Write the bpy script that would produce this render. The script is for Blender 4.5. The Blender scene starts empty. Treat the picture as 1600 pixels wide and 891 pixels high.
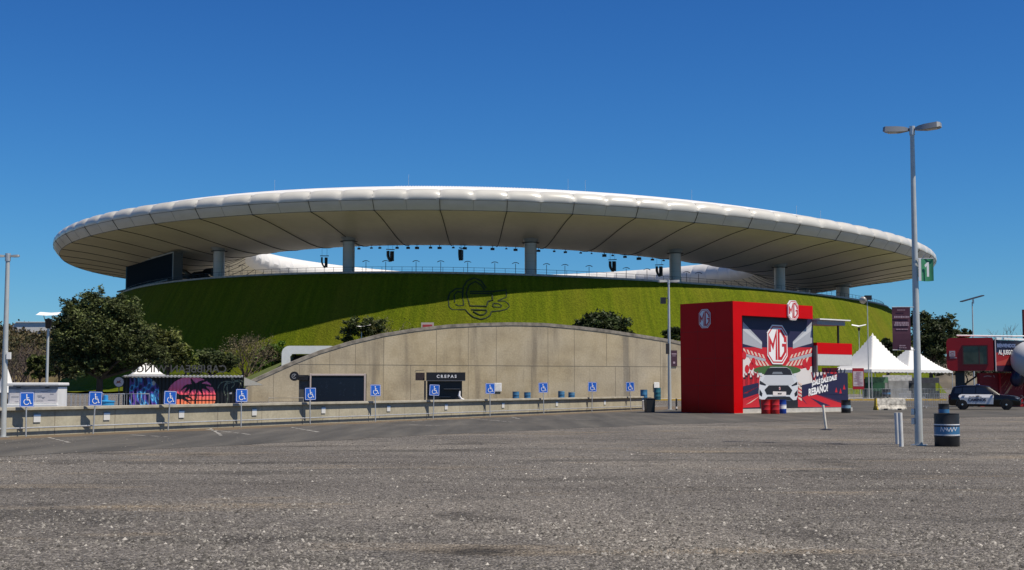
import bpy, math, random
import numpy as np
from mathutils import Vector, Matrix
random.seed(7); rng = np.random.default_rng(7)
PI = math.pi; R = math.radians
SC = bpy.context.scene; COL = SC.collection

# ------------------------------------------------------------------ camera model
F = 2133.0; PITCH = math.atan(159.5 / F); EYE = 1.6
CP, SP = math.cos(PITCH), math.sin(PITCH)
def ray(px, py):
    dx = (px - 800) / F; du = (445.5 - py) / F
    return Vector((dx, CP - du * SP, SP + du * CP))
def gnd(px, py, z=0.0):                      # point of the ground seen at a pixel of the photo
    r = ray(px, py); t = (z - EYE) / r.z
    return Vector((r.x * t, r.y * t, z))
def at(px, py, Y):                           # point at distance Y seen at a pixel
    r = ray(px, py); t = Y / r.y
    return Vector((r.x * t, Y, EYE + r.z * t))
def proj(P):
    d = P[1] * CP + (P[2] - EYE) * SP; u = -P[1] * SP + (P[2] - EYE) * CP
    return 800 + F * P[0] / d, 445.5 - F * u / d
def onplane(px, py, P0, N):
    r = ray(px, py); o = Vector((0, 0, EYE))
    return o + r * ((P0 - o).dot(N) / r.dot(N))

# ------------------------------------------------------------------ materials
MATS = {}
def mat(name, col, rough=0.6, metal=0.0, var=0.0, vscale=3.0, bump=0.0, bscale=40.0, stretch=(1, 1, 1), spec=0.5, detail=6, dark=None, coat=0.0):
    if name in MATS: return MATS[name]
    m = bpy.data.materials.new(name); m.use_nodes = True
    nt = m.node_tree; b = nt.nodes['Principled BSDF']
    c4 = (*col, 1)
    b.inputs['Base Color'].default_value = c4
    b.inputs['Roughness'].default_value = rough; b.inputs['Metallic'].default_value = metal
    b.inputs['Specular IOR Level'].default_value = spec
    b.inputs['Coat Weight'].default_value = coat
    if var or bump:
        tc = nt.nodes.new('ShaderNodeTexCoord'); mp = nt.nodes.new('ShaderNodeMapping')
        mp.inputs['Scale'].default_value = stretch
        nt.links.new(tc.outputs['Object'], mp.inputs['Vector'])
    if var:
        n = nt.nodes.new('ShaderNodeTexNoise'); n.inputs['Scale'].default_value = vscale; n.inputs['Detail'].default_value = detail
        nt.links.new(mp.outputs[0], n.inputs['Vector'])
        rp = nt.nodes.new('ShaderNodeValToRGB')
        d = dark if dark else tuple(c * (1 - var) for c in col)
        l = tuple(min(1, c * (1 + var)) for c in col)
        rp.color_ramp.elements[0].position = .32; rp.color_ramp.elements[0].color = (*d, 1)
        rp.color_ramp.elements[1].position = .68; rp.color_ramp.elements[1].color = (*l, 1)
        nt.links.new(n.outputs[0], rp.inputs[0]); nt.links.new(rp.outputs[0], b.inputs['Base Color'])
    if bump:
        n2 = nt.nodes.new('ShaderNodeTexNoise'); n2.inputs['Scale'].default_value = bscale; n2.inputs['Detail'].default_value = 8
        bp = nt.nodes.new('ShaderNodeBump'); bp.inputs['Strength'].default_value = bump; bp.inputs['Distance'].default_value = .05
        nt.links.new(mp.outputs[0], n2.inputs['Vector']); nt.links.new(n2.outputs[0], bp.inputs['Height'])
        nt.links.new(bp.outputs[0], b.inputs['Normal'])
    MATS[name] = m
    return m
def attr_mat(name, rough=.7, spec=.3, trans=0.0, bump=0, metal=0):
    if name in MATS: return MATS[name]
    m = bpy.data.materials.new(name); m.use_nodes = True; nt = m.node_tree; b = nt.nodes['Principled BSDF']
    a = nt.nodes.new('ShaderNodeAttribute'); a.attribute_name = 'tone'
    nt.links.new(a.outputs['Color'], b.inputs['Base Color'])
    b.inputs['Roughness'].default_value = rough; b.inputs['Specular IOR Level'].default_value = spec
    if trans:
        t = nt.nodes.new('ShaderNodeBsdfTranslucent'); mx = nt.nodes.new('ShaderNodeMixShader'); mx.inputs[0].default_value = trans
        nt.links.new(a.outputs['Color'], t.inputs[0]); nt.links.new(b.outputs[0], mx.inputs[1]); nt.links.new(t.outputs[0], mx.inputs[2])
        nt.links.new(mx.outputs[0], nt.nodes['Material Output'].inputs[0])
    MATS[name] = m
    return m
class N:                                      # tiny node helper for the bigger materials
    def __init__(s, name):
        s.m = bpy.data.materials.new(name); s.m.use_nodes = True; s.t = s.m.node_tree; s.b = s.t.nodes['Principled BSDF']
        s.co = s.t.nodes.new('ShaderNodeTexCoord').outputs['Object']
    def link(s, a, b): s.t.links.new(a, b)
    def map(s, sc=(1, 1, 1), rot=(0, 0, 0)):
        n = s.t.nodes.new('ShaderNodeMapping'); n.inputs['Scale'].default_value = sc; n.inputs['Rotation'].default_value = rot
        s.link(s.co, n.inputs[0]); return n.outputs[0]
    def noise(s, scale, detail=4, vec=None, rough=.55):
        n = s.t.nodes.new('ShaderNodeTexNoise'); n.inputs['Scale'].default_value = scale; n.inputs['Detail'].default_value = detail; n.inputs['Roughness'].default_value = rough
        s.link(vec or s.co, n.inputs['Vector']); return n.outputs[0]
    def voro(s, scale, out='Color', vec=None, feature='F1'):
        n = s.t.nodes.new('ShaderNodeTexVoronoi'); n.inputs['Scale'].default_value = scale; n.feature = feature
        s.link(vec or s.co, n.inputs['Vector']); return n.outputs[out]
    def ramp(s, x, stops):
        n = s.t.nodes.new('ShaderNodeValToRGB'); e = n.color_ramp.elements
        while len(e) < len(stops): e.new(.5)
        for i, (p, c) in enumerate(stops):
            e[i].position = p; e[i].color = (*c, 1) if isinstance(c, tuple) else (c, c, c, 1)
        s.link(x, n.inputs[0]); return n.outputs[0]
    def mix(s, f, a, b, mode='MIX'):
        n = s.t.nodes.new('ShaderNodeMix'); n.data_type = 'RGBA'; n.blend_type = mode
        for k, v in ((0, f), (6, a), (7, b)):
            if isinstance(v, (int, float)): n.inputs[k].default_value = v
            elif isinstance(v, tuple): n.inputs[k].default_value = (*v, 1)
            else: s.link(v, n.inputs[k])
        return n.outputs[2]
    def math(s, op, a, b=0.0, clamp=False):
        n = s.t.nodes.new('ShaderNodeMath'); n.operation = op; n.use_clamp = clamp
        for k, v in ((0, a), (1, b)):
            if isinstance(v, (int, float)): n.inputs[k].default_value = v
            else: s.link(v, n.inputs[k])
        return n.outputs[0]
    def sep(s, i, vec=None):
        n = s.t.nodes.new('ShaderNodeSeparateXYZ'); s.link(vec or s.co, n.inputs[0]); return n.outputs[i]
    def bump(s, h, st=.5, dist=.02):
        n = s.t.nodes.new('ShaderNodeBump'); n.inputs['Strength'].default_value = st; n.inputs['Distance'].default_value = dist
        s.link(h, n.inputs['Height']); s.link(n.outputs[0], s.b.inputs['Normal'])
    def done(s, col, rough=.8, spec=.3):
        s.link(col, s.b.inputs['Base Color']); s.b.inputs['Roughness'].default_value = rough; s.b.inputs['Specular IOR Level'].default_value = spec
        return s.m

# ------------------------------------------------------------------ mesh building
class MB:
    def __init__(s): s.v = []; s.f = []; s.mi = []; s.k = 0
    def add(s, vs, fs):
        o = len(s.v); s.v += [tuple(p) for p in vs]; s.f += [tuple(i + o for i in f) for f in fs]; s.mi += [s.k] * len(fs)
        return s
    def box(s, c, size, rz=0.0, taper=1.0, M=None):
        hx, hy, hz = size[0] / 2, size[1] / 2, size[2] / 2
        vs = []
        for z, k in ((-hz, 1), (hz, taper)):
            for x, y in ((-hx, -hy), (hx, -hy), (hx, hy), (-hx, hy)):
                x2, y2 = x * k, y * k
                p = Vector((c[0] + x2 * math.cos(rz) - y2 * math.sin(rz), c[1] + x2 * math.sin(rz) + y2 * math.cos(rz), c[2] + z))
                vs.append(M @ p if M else p)
        return s.add(vs, [(3, 2, 1, 0), (4, 5, 6, 7), (0, 1, 5, 4), (1, 2, 6, 5), (2, 3, 7, 6), (3, 0, 4, 7)])
    def prism(s, pts, n):                    # closed polygon of 3-D points pushed along n
        n = Vector(n); k = len(pts); a = [Vector(p) for p in pts]
        nn = Vector((0, 0, 0))
        for i in range(k): nn += a[i].cross(a[(i + 1) % k])
        if nn.dot(n) < 0: a.reverse()
        return s.add(a + [p + n for p in a], [tuple(range(k - 1, -1, -1)), tuple(range(k, 2 * k))] + [(i, (i + 1) % k, k + (i + 1) % k, k + i) for i in range(k)])
    def face(s, pts): return s.add(pts, [tuple(range(len(pts)))])
    def tube(s, pts, rad, seg=8, cap=True):
        pts = [Vector(p) for p in pts]; n = len(pts)
        if not isinstance(rad, (list, tuple)): rad = [rad] * n
        vs = []; fs = []; ref = None
        for i, p in enumerate(pts):
            d = (pts[min(i + 1, n - 1)] - pts[max(i - 1, 0)]).normalized()
            if ref is None: ref = Vector((0, 0, 1)) if abs(d.z) < .9 else Vector((1, 0, 0))
            a = d.cross(ref).normalized(); b = d.cross(a).normalized(); ref = -b if False else ref
            for j in range(seg):
                t = 2 * PI * (j + .5) / seg
                vs.append(p + a * (rad[i] * math.cos(t)) + b * (rad[i] * math.sin(t)))
        for i in range(n - 1):
            for j in range(seg):
                fs.append((i * seg + j, (i + 1) * seg + j, (i + 1) * seg + (j + 1) % seg, i * seg + (j + 1) % seg))
        if cap: fs += [tuple(range(seg)), tuple(range(n * seg - 1, (n - 1) * seg - 1, -1))]
        return s.add(vs, fs)
    def lathe(s, prof, c=(0, 0, 0), seg=24, M=None):
        vs = []; fs = []
        for r, z in prof:
            for j in range(seg):
                t = 2 * PI * j / seg; p = Vector((c[0] + r * math.cos(t), c[1] + r * math.sin(t), c[2] + z)); vs.append(M @ p if M else p)
        for i in range(len(prof) - 1):
            for j in range(seg): fs.append((i * seg + j, i * seg + (j + 1) % seg, (i + 1) * seg + (j + 1) % seg, (i + 1) * seg + j))
        fs.append(tuple(range(seg - 1, -1, -1))); fs.append(tuple(range((len(prof) - 1) * seg, len(prof) * seg)))
        return s.add(vs, fs)
    def grid(s, P, wrap=False):              # P[i][j] points
        ni, nj = len(P), len(P[0]); vs = [p for r in P for p in r]; fs = []
        for i in range(ni - 1):
            for j in range(nj if wrap else nj - 1): fs.append((i * nj + j, i * nj + (j + 1) % nj, (i + 1) * nj + (j + 1) % nj, (i + 1) * nj + j))
        return s.add(vs, fs)
    def build(s, name, m, parent=None, smooth=None, bevel=0):
        me = bpy.data.meshes.new(name); me.from_pydata([tuple(p) for p in s.v], [], s.f)
        for x in (m if isinstance(m, (list, tuple)) else [m]): me.materials.append(x)
        if any(s.mi): me.polygons.foreach_set('material_index', s.mi)
        if smooth:
            me.polygons.foreach_set('use_smooth', [True] * len(me.polygons)); me.set_sharp_from_angle(angle=R(smooth))
        me.update()
        o = bpy.data.objects.new(name, me); COL.objects.link(o)
        if parent: o.parent = parent
        if bevel:
            b = o.modifiers.new('bevel', 'BEVEL'); b.width = bevel; b.segments = 2; b.limit_method = 'ANGLE'
        return o
def tag(o, label=None, cat=None, group=None, kind=None):
    if label: o['label'] = label
    if cat: o['category'] = cat
    if group: o['group'] = group
    if kind: o['kind'] = kind
    return o
def thing(name, label, cat, loc=(0, 0, 0), rz=0.0, group=None):
    o = bpy.data.objects.new(name, None); COL.objects.link(o); o.empty_display_size = .2
    o.location = loc; o.rotation_euler = (0, 0, rz)
    return tag(o, label, cat, group)
def dup(root, loc, rz=None, label=None, group=None):
    def cp(o, par):
        c = o.copy(); COL.objects.link(c)
        if par: c.parent = par
        for k in kids.get(o, []): cp(k, c)
        return c
    kids = {}
    for o in COL.objects:
        if o.parent: kids.setdefault(o.parent, []).append(o)
    r = cp(root, None); r.location = loc
    if rz is not None: r.rotation_euler = (0, 0, rz)
    if label: r['label'] = label
    if group: r['group'] = group
    return r
def strip(pts, w):                            # mitred outline of a thick 2-D polyline
    P = [Vector(p) for p in pts]; n = len(P); L = []; Rr = []
    for i in range(n):
        d0 = (P[i] - P[i - 1]).normalized() if i else None
        d1 = (P[i + 1] - P[i]).normalized() if i < n - 1 else None
        d = d0 if d1 is None else d1 if d0 is None else (d0 + d1).normalized()
        k = 1.0 if d0 is None or d1 is None else 1 / max(.35, d.dot(d1))
        nn = Vector((-d.y, d.x)) * (w / 2 * k); L.append(P[i] + nn); Rr.append(P[i] - nn)
    return L, Rr
def add_strip(mb, pts, w, f3):                # f3 maps a 2-D point to space
    L, Rr = strip(pts, w)
    for i in range(len(L) - 1): mb.face([f3(L[i]), f3(Rr[i]), f3(Rr[i + 1]), f3(L[i + 1])])
def circ(cx, cy, r, n=20, a0=0, a1=2 * PI, ry=None):
    ry = r if ry is None else ry
    m = n if abs(a1 - a0) > 6.28 else n - 1
    return [(cx + r * math.cos(a0 + (a1 - a0) * i / m), cy + ry * math.sin(a0 + (a1 - a0) * i / m)) for i in range(n)]
def text(name, body, size, m, parent, origin, xd, zd, depth=.01, bold=0.0, align='CENTER', shear=0.0, sx=1.0):
    cu = bpy.data.curves.new(name, 'FONT'); cu.body = body; cu.size = size; cu.extrude = depth; cu.offset = bold
    cu.align_x = align; cu.align_y = 'CENTER'; cu.shear = shear; cu.resolution_u = 3
    t = bpy.data.objects.new(name, cu); COL.objects.link(t)
    dg = bpy.context.evaluated_depsgraph_get(); me = bpy.data.meshes.new_from_object(t.evaluated_get(dg))
    bpy.data.objects.remove(t); bpy.data.curves.remove(cu)
    x = Vector(xd).normalized(); z = Vector(zd).normalized(); y = x.cross(z)   # text faces -y (out of the board)
    M = Matrix(((x.x * sx, z.x, -y.x, origin[0]), (x.y * sx, z.y, -y.y, origin[1]), (x.z * sx, z.z, -y.z, origin[2]), (0, 0, 0, 1)))
    me.transform(M); me.name = name; me.materials.clear(); me.materials.append(m)
    o = bpy.data.objects.new(name, me); COL.objects.link(o)
    if parent: o.parent = parent
    return o
def raw_mesh(name, V, Fc, m, parent=None, tone=None, per='FACE'):
    V = np.asarray(V, np.float32); Fc = np.asarray(Fc, np.int32); k = Fc.shape[1]
    me = bpy.data.meshes.new(name); me.vertices.add(len(V)); me.vertices.foreach_set('co', V.ravel())
    me.loops.add(Fc.size); me.loops.foreach_set('vertex_index', Fc.ravel())
    me.polygons.add(len(Fc)); me.polygons.foreach_set('loop_start', np.arange(0, Fc.size, k, dtype=np.int32))
    me.update(calc_edges=True)
    if tone is not None:
        a = me.attributes.new('tone', 'FLOAT_COLOR', per); c = np.ones((len(tone), 4), np.float32); c[:, :3] = tone
        a.data.foreach_set('color', c.ravel())
    me.materials.append(m); o = bpy.data.objects.new(name, me); COL.objects.link(o)
    if parent: o.parent = parent
    return o

# ------------------------------------------------------------------ light, sky, camera
SUN_EL, SUN_PHI = 61.0, 29.0                  # sun to the right, a little behind the camera
w = bpy.data.worlds.new('World'); SC.world = w; w.use_nodes = True
wn = w.node_tree; bg = wn.nodes['Background']
sky = wn.nodes.new('ShaderNodeTexSky'); sky.sky_type = 'NISHITA'; sky.sun_disc = False
sd = Vector((math.cos(R(SUN_PHI)) * math.cos(R(SUN_EL)), -math.sin(R(SUN_PHI)) * math.cos(R(SUN_EL)), math.sin(R(SUN_EL))))
sky.sun_elevation = R(SUN_EL); sky.sun_rotation = math.atan2(sd.x, sd.y)
sky.altitude = 0; sky.air_density = 1.0; sky.dust_density = 0; sky.ozone_density = 10
def vmath(op, a, b):                          # tone of the photo's sky: deep saturated blue, soft towards the horizon
    n = wn.nodes.new('ShaderNodeVectorMath'); n.operation = op
    for k, v in ((0, a), (1, b)):
        if isinstance(v, tuple): n.inputs[k].default_value = v
        else: wn.links.new(v, n.inputs[k])
    return n.outputs[0]
hs = wn.nodes.new('ShaderNodeGamma'); hs.inputs['Gamma'].default_value = 1.6
wn.links.new(vmath('MULTIPLY', sky.outputs[0], (.05, .05, .05)), hs.inputs['Color'])
f_ = vmath('DIVIDE', hs.outputs[0], vmath('ADD', vmath('MULTIPLY', hs.outputs[0], (4, 4, 4)), (1, 1, 1)))
wn.links.new(vmath('MULTIPLY', f_, tuple(a / (2 ** .3) / .1 for a in (3.02, 4.94, 6.12))), bg.inputs[0]); bg.inputs[1].default_value = .1
sl = bpy.data.lights.new('sun', 'SUN'); sl.energy = 5.0; sl.angle = R(.53); sl.color = (1, .91, .77)
so = bpy.data.objects.new('sun', sl); COL.objects.link(so); so.rotation_euler = sd.to_track_quat('Z', 'Y').to_euler(); so.location = (60, -30, 80)
cam = bpy.data.cameras.new('camera'); co = bpy.data.objects.new('camera', cam); COL.objects.link(co)
cam.sensor_width = 36; cam.lens = 36 * F / 1600; cam.clip_end = 6000; cam.clip_start = .1
co.location = (0, 0, EYE); co.rotation_euler = (R(90) + PITCH, 0, 0); SC.camera = co
vs = SC.view_settings; vs.view_transform = 'Standard'; vs.look = 'None'; vs.gamma = 1; vs.use_curve_mapping = False; vs.exposure = .3
SC.cycles.max_bounces = 6; SC.cycles.diffuse_bounces = 3; SC.cycles.glossy_bounces = 3; SC.cycles.transmission_bounces = 3
SC.cycles.use_denoising = True; SC.cycles.caustics_reflective = False

# ------------------------------------------------------------------ shared materials
CONC = mat('concrete', (.36, .34, .29), .9, var=.22, vscale=1.3, bump=.3, bscale=25)
GALV = mat('galvanised steel', (.55, .56, .56), .42, .6, var=.12, vscale=6)
POLE = mat('pale painted steel', (.47, .49, .48), .45, .25, var=.06, vscale=4)
WHITE = mat('white paint', (.78, .78, .76), .45, var=.05, vscale=2)
BLACK = mat('black paint', (.012, .012, .014), .45)
DARK = mat('dark grey metal', (.035, .036, .04), .5, .2)
BLUE = mat('sign blue', (.012, .10, .48), .35)
SIGNW = mat('sign white', (.8, .8, .8), .4)
RED = mat('glossy red panel', (.52, .0010, .0020), .30, var=.06, vscale=.6, spec=.12)
GLASS = mat('dark glass', (.012, .015, .02), .06, spec=.8)
TYRE = mat('tyre rubber', (.012, .012, .012), .85)
CHROME = mat('bright metal', (.7, .7, .7), .25, .9)
BARK = mat('bark', (.06, .045, .032), .95, var=.35, vscale=6, bump=.6, bscale=20, stretch=(1, 1, .3))
DRYW = mat('dry twigs', (.16, .115, .085), .95, var=.25, vscale=5)
LEAF = attr_mat('leaves', .6, .25, .22)
TENT = mat('white tent cloth', (.64, .64, .615), .55, var=.04, vscale=1.2)

# ------------------------------------------------------------------ ground
def ground_material():
    n = N('gravel lot')
    big = n.noise(.10, 4); mid = n.noise(.50, 6); trk = n.noise(.42, 8, n.map((.34, 1.0, 1), (0, 0, R(-7))), .62); trk2 = n.noise(.6, 6, n.map((.28, .9, 1), (0, 0, R(20))))
    fine = n.noise(30, 6, rough=.75); cell = n.voro(30, 'Color'); cell2 = n.voro(62, 'Color'); dist = n.voro(30, 'Distance')
    c = n.ramp(big, [(.3, (.118, .108, .097)), (.5, (.168, .156, .140)), (.7, (.225, .204, .175))])
    c = n.mix(n.ramp(trk2, [(.52, 0.0), (.66, .6)]), c, (.075, .071, .064))
    c = n.mix(n.ramp(trk, [(.56, 0.0), (.70, .8)]), c, (.26, .212, .150))
    c = n.mix(n.ramp(mid, [(.30, .65), (.42, 0.0)]), c, (.055, .051, .047))
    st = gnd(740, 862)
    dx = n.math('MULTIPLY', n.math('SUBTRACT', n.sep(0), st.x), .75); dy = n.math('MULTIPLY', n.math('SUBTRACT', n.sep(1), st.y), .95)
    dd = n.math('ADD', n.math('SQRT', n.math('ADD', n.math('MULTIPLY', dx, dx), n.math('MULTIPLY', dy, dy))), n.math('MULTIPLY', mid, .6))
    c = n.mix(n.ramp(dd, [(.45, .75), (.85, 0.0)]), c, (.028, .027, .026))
    c = n.mix(.85, c, n.ramp(n.sep(0, cell), [(0, .12), (.35, .42), (.8, .60), (.93, .80), (1, 1.0)]), 'OVERLAY')
    c = n.mix(.65, c, n.ramp(n.sep(1, cell2), [(0, .1), (.6, .5), (1, .95)]), 'OVERLAY')
    c = n.mix(.6, c, n.ramp(fine, [(.3, .2), (.7, .8)]), 'OVERLAY')
    h = n.math('ADD', n.math('MULTIPLY', fine, .6), n.math('MULTIPLY', dist, -1.0))
    n.bump(h, .9, .04)
    return n.done(c, .95, .12)
def grid_sheet(name, x0, x1, y0, y1, m, nx=1, ny=1, z=0.0):
    b = MB(); b.grid([[(x0 + (x1 - x0) * i / nx, y0 + (y1 - y0) * j / ny, z) for i in range(nx + 1)] for j in range(ny + 1)])
    return tag(b.build(name, m), kind='structure')
grid_sheet('ground', -2500, 2500, -60, 4000, ground_material())

WD = Vector((.438, .899, 0)).normalized()     # line of the low concrete wall
W0 = gnd(10, 683); W1 = gnd(986, 641.2)
WD = (W1 - W0).normalized(); WN = Vector((WD.y, -WD.x, 0))   # WN points to the car park
def asphalt():
    n = N('worn asphalt'); al = n.map((1.1, .09, 1), (0, 0, math.atan2(WD.x, WD.y)))
    streak = n.noise(.9, 5, al); big = n.noise(.16, 4); fine = n.noise(60, 5, rough=.7); patch = n.noise(.7, 6)
    c = n.ramp(streak, [(.3, (.052, .050, .045)), (.55, (.080, .076, .067)), (.75, (.112, .105, .090))])
    c = n.mix(n.ramp(big, [(.5, 0.0), (.75, .5)]), c, (.125, .113, .094))
    c = n.mix(n.ramp(patch, [(.62, 0.0), (.72, .6)]), c, (.16, .142, .110))
    wd = n.math('ADD', n.math('MULTIPLY', n.sep(0), WN.x), n.math('MULTIPLY', n.sep(1), WN.y)); wd = n.math('SUBTRACT', wd, W0.dot(WN)); wd = n.math('SUBTRACT', n.math('ADD', wd, .2), n.math('MULTIPLY', patch, 3.2))
    c = n.mix(n.ramp(wd, [(0.0, .8), (.45, 0.0)]), c, (.135, .098, .060))
    c = n.mix(.45, c, n.ramp(fine, [(.3, .28), (.7, .72)]), 'OVERLAY')
    n.bump(fine, .35, .01)
    return n.done(c, .9, .2)
def ragged(pts, step, amp):
    out = []
    for a, b in zip(pts[:-1], pts[1:]):
        k = max(1, int((b - a).length / step))
        for i in range(k):
            p = a.lerp(b, i / k); out.append(p + Vector((rng.normal() * amp * .5, rng.normal() * amp, 0)))
    return out + [pts[-1]]
low = ragged([gnd(-500, 740), gnd(0, 714), gnd(250, 702), gnd(500, 689), gnd(750, 676), gnd(1000, 665), gnd(1300, 656), gnd(1600, 651), gnd(2100, 646)], .8, .22)
up = [gnd(2100, 622), gnd(1300, 628), gnd(1000, 637)] + [W1 + WN * -.1, W0 + WN * -.1, W0 - WD * 14 + WN * -.1]
b = MB(); b.face([Vector((p.x, p.y, .005)) for p in low + up]); tag(b.build('road', asphalt()), kind='structure')
# worn bay lines on the asphalt in front of the wall
LINE = mat('worn road paint', (.27, .26, .235), .85, var=.35, vscale=3)
for i, (px, py, q, ln) in enumerate([(76, 684, 108, 692), (205, 680, 262, 683), (320, 664, 346, 681), (322, 671, 395, 680), (520, 662, 640, 658), (643, 659, 700, 655), (640, 664, 690, 666), (735, 654, 800, 660), (800, 652, 812, 655), (900, 656, 955, 655), (455, 668, 500, 676)]):
    a = gnd(px, py); c = gnd(q, ln); d = (c - a).normalized(); nn = Vector((-d.y, d.x, 0)); L = (c - a).length; b = MB(); t = 0
    while t < L:
        s = random.uniform(.35, 1.1); e = min(L, t + s); wd = random.uniform(.05, .075)
        p, r = a + d * t, a + d * e; k = [random.uniform(-.02, .02) for _ in range(4)]
        b.face([p + nn * (wd + k[0]) + Vector((0, 0, .009)), r + nn * (wd + k[1]) + Vector((0, 0, .009)), r - nn * (wd + k[2]) + Vector((0, 0, .009)), p - nn * (wd + k[3]) + Vector((0, 0, .009))])
        t = e + random.uniform(.05, .5)
    tag(b.build('parking_line', LINE), kind='structure')
# loose stones
def stones(n_, y0, y1, smin, smax, z, name, bright):
    yy = 1 / (rng.random(n_) * (1 / y0 - 1 / y1) + 1 / y1); xx = (rng.random(n_) * 2 - 1) * yy * .40
    clus = np.sin(xx * 1.3 + 2 * np.sin(yy * .7)) * np.sin(yy * 1.9 + xx * .4) + rng.normal(size=n_) * .6
    st = gnd(740, 862); keep = (clus > -.35) & (np.hypot((xx - st.x) * .75, (yy - st.y) * .95) > .75 + .25 * rng.random(n_)); keep &= (np.sin(xx * .37 + 1.1) + np.sin(yy * .55 + xx * .2) + rng.normal(size=n_) * .9) > -.5; xx, yy = xx[keep], yy[keep]; n_ = len(xx)
    s = smin + (smax - smin) * rng.random(n_) ** 3.2
    base = np.array([[1, 0, 0], [.3, .95, 0], [-.85, .55, 0], [-.8, -.6, 0], [.35, -.9, 0], [.1, .1, .75]]) 
    fc = np.array([[0, 1, 5], [1, 2, 5], [2, 3, 5], [3, 4, 5], [4, 0, 5]])
    an = rng.random(n_) * 2 * PI; ca, sa = np.cos(an), np.sin(an)
    V = base[None] * (1 + .35 * rng.normal(size=(n_, 6, 3))) * s[:, None, None]
    V[:, :, 1] *= .5 + .5 * rng.random(n_)[:, None]
    X = V[:, :, 0] * ca[:, None] - V[:, :, 1] * sa[:, None] + xx[:, None]; Y = V[:, :, 0] * sa[:, None] + V[:, :, 1] * ca[:, None] + yy[:, None]; Z = np.abs(V[:, :, 2]) * .8 + z
    Z[:, :5] = z - .004
    P = np.stack([X, Y, Z], -1).reshape(-1, 3); Fq = (fc[None] + 6 * np.arange(n_)[:, None, None]).reshape(-1, 3)
    t = .04 + .22 * rng.random(n_) ** 1.5; hot = rng.random(n_) < bright; t[hot] = .22 + .22 * rng.random(hot.sum()); s[hot] *= .7
    tone = np.stack([t * 1.02, t * .97, t * .88], -1)
    o = raw_mesh(name, P, Fq, attr_mat('stone', .9, .2), None, np.repeat(tone, 5, 0)); return tag(o, 'loose grey and whitish stones scattered over the gravel lot', kind='stuff')
stones(110000, 10.5, 44, .005, .032, 0, 'gravel', .05)

# ------------------------------------------------------------------ stadium
STAD = thing('stadium', 'round stadium with a white panelled ring roof floating on columns above a grass mound', 'stadium', (0, 0, 0))
RC, RA, RB, RR = Vector((-2.0, 408.9)), 128.6, 118.0, .52
MC, MA, MBb, MR = Vector((-1.5, 405.5)), 111.4, 107.0, .465
def h_roof(ph): return 37 - .72 * math.cos(ph) - .55 * math.sin(ph) - 1.46 * math.cos(2 * ph) + .8 * math.sin(2 * ph) - 3.4 * max(0, math.sin(ph)) ** 3
def h_mound(ph): return 25 - .72 * math.cos(ph) - .42 * math.sin(ph) - .67 * math.cos(2 * ph) + 1.05 * math.sin(2 * ph)
def ell(C, a, bb, r, th):
    x, y = a * math.cos(th), bb * math.sin(th)
    nx, ny = math.cos(th) / a, math.sin(th) / bb; l = math.hypot(nx, ny); nx /= l; ny /= l
    c, s = math.cos(r), math.sin(r)
    return Vector((C.x + x * c - y * s, C.y + x * s + y * c, 0)), Vector((nx * c - ny * s, nx * s + ny * c, 0))
# equal steps along the rim; a main rib of the roof is seen head-on at photo x = 687
T = np.linspace(0, 2 * PI, 7201); Pt = np.array([ell(RC, RA, RB, RR, t)[0][:] for t in T])
Ls = np.concatenate([[0], np.cumsum(np.linalg.norm(np.diff(Pt, axis=0), axis=1))]); PER = Ls[-1]
best = min((abs(proj((*Pt[i][:2], 39))[0] - 687), i) for i in range(7200) if Pt[i][1] < 330)[1]
NP, SUB = 108, 10; NK = NP * SUB
def theta_of(k): return float(np.interp((Ls[best] + PER * k / NK) % PER, Ls, T))
RING = []
for k in range(NK):
    p, nrm = ell(RC, RA, RB, RR, theta_of(k)); RING.append((p - nrm * .9, nrm, h_roof(math.atan2(p.y - RC.y, p.x - RC.x))))
WF = [1 + .12 * ((p.x - RC.x) / (p - Vector((RC.x, RC.y, 0))).length) ** 2 for p, _n, _h in RING]
def rp(k, n, z):
    p, nrm, h = RING[k % NK]
    if n < -2: n = -2 + (n + 2) * WF[k % NK]            # the ring is wider at its two sides
    return p + nrm * n + Vector((0, 0, h + z))
def puff(k, per=SUB, pw=4.5): t = (k % per) / per; return 1 - abs(2 * t - 1) ** pw
RIMM = N('roof cladding'); _c = RIMM.mix(RIMM.ramp(RIMM.noise(.25, 5, RIMM.map((1, 1, 2.5))), [(.35, 0.0), (.7, .5)]), (.53, .52, .475), (.41, .40, .36))
RIMM.b.inputs['Metallic'].default_value = .0; RIMM.done(_c, .3, .5); RIMM = RIMM.m
SOFM = N('soffit cladding'); _n = SOFM.noise(.06, 4); _f = SOFM.noise(.7, 6)
_c = SOFM.ramp(_n, [(.3, (.60, .55, .43)), (.7, (.74, .69, .53))]); _c = SOFM.mix(SOFM.ramp(_f, [(.45, 0.0), (.8, .35)]), _c, (.55, .50, .38)); SOFM = SOFM.done(_c, .45, .4)
ROOFM = mat('roof top membrane', (.66, .66, .64), .5, var=.05, vscale=.2)
up_rows = [0, .12, .3, .5, .7, .88, 1.0]
G = []
for k in range(NK + 1):                       # bulging cladding cushions: lower row, upper row
    col = []; q = puff(k); q2 = puff(k, SUB * 2, 6)
    for u in (0, .5, 1):
        bl = .16 * q * math.sin(PI * min(u, .95)); col.append(rp(k, 1.6 * u + bl - (1 - q2) * .12, 2.05 * u - bl * .3))
    for u in up_rows[1:]:
        a = u * PI / 2; n0 = 1.6 - 2.75 * (1 - math.cos(a)); z0 = 2.05 + 2.45 * math.sin(a)
        bl = .42 * q * math.sin(PI * u) ** .7
        col.append(rp(k, n0 + bl * math.cos(a * .8), z0 + bl * math.sin(a * .8)))
    G.append(col)
b = MB(); b.grid([list(r) for r in G]); b.build('roof_rim', RIMM, STAD, smooth=28)
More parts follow.
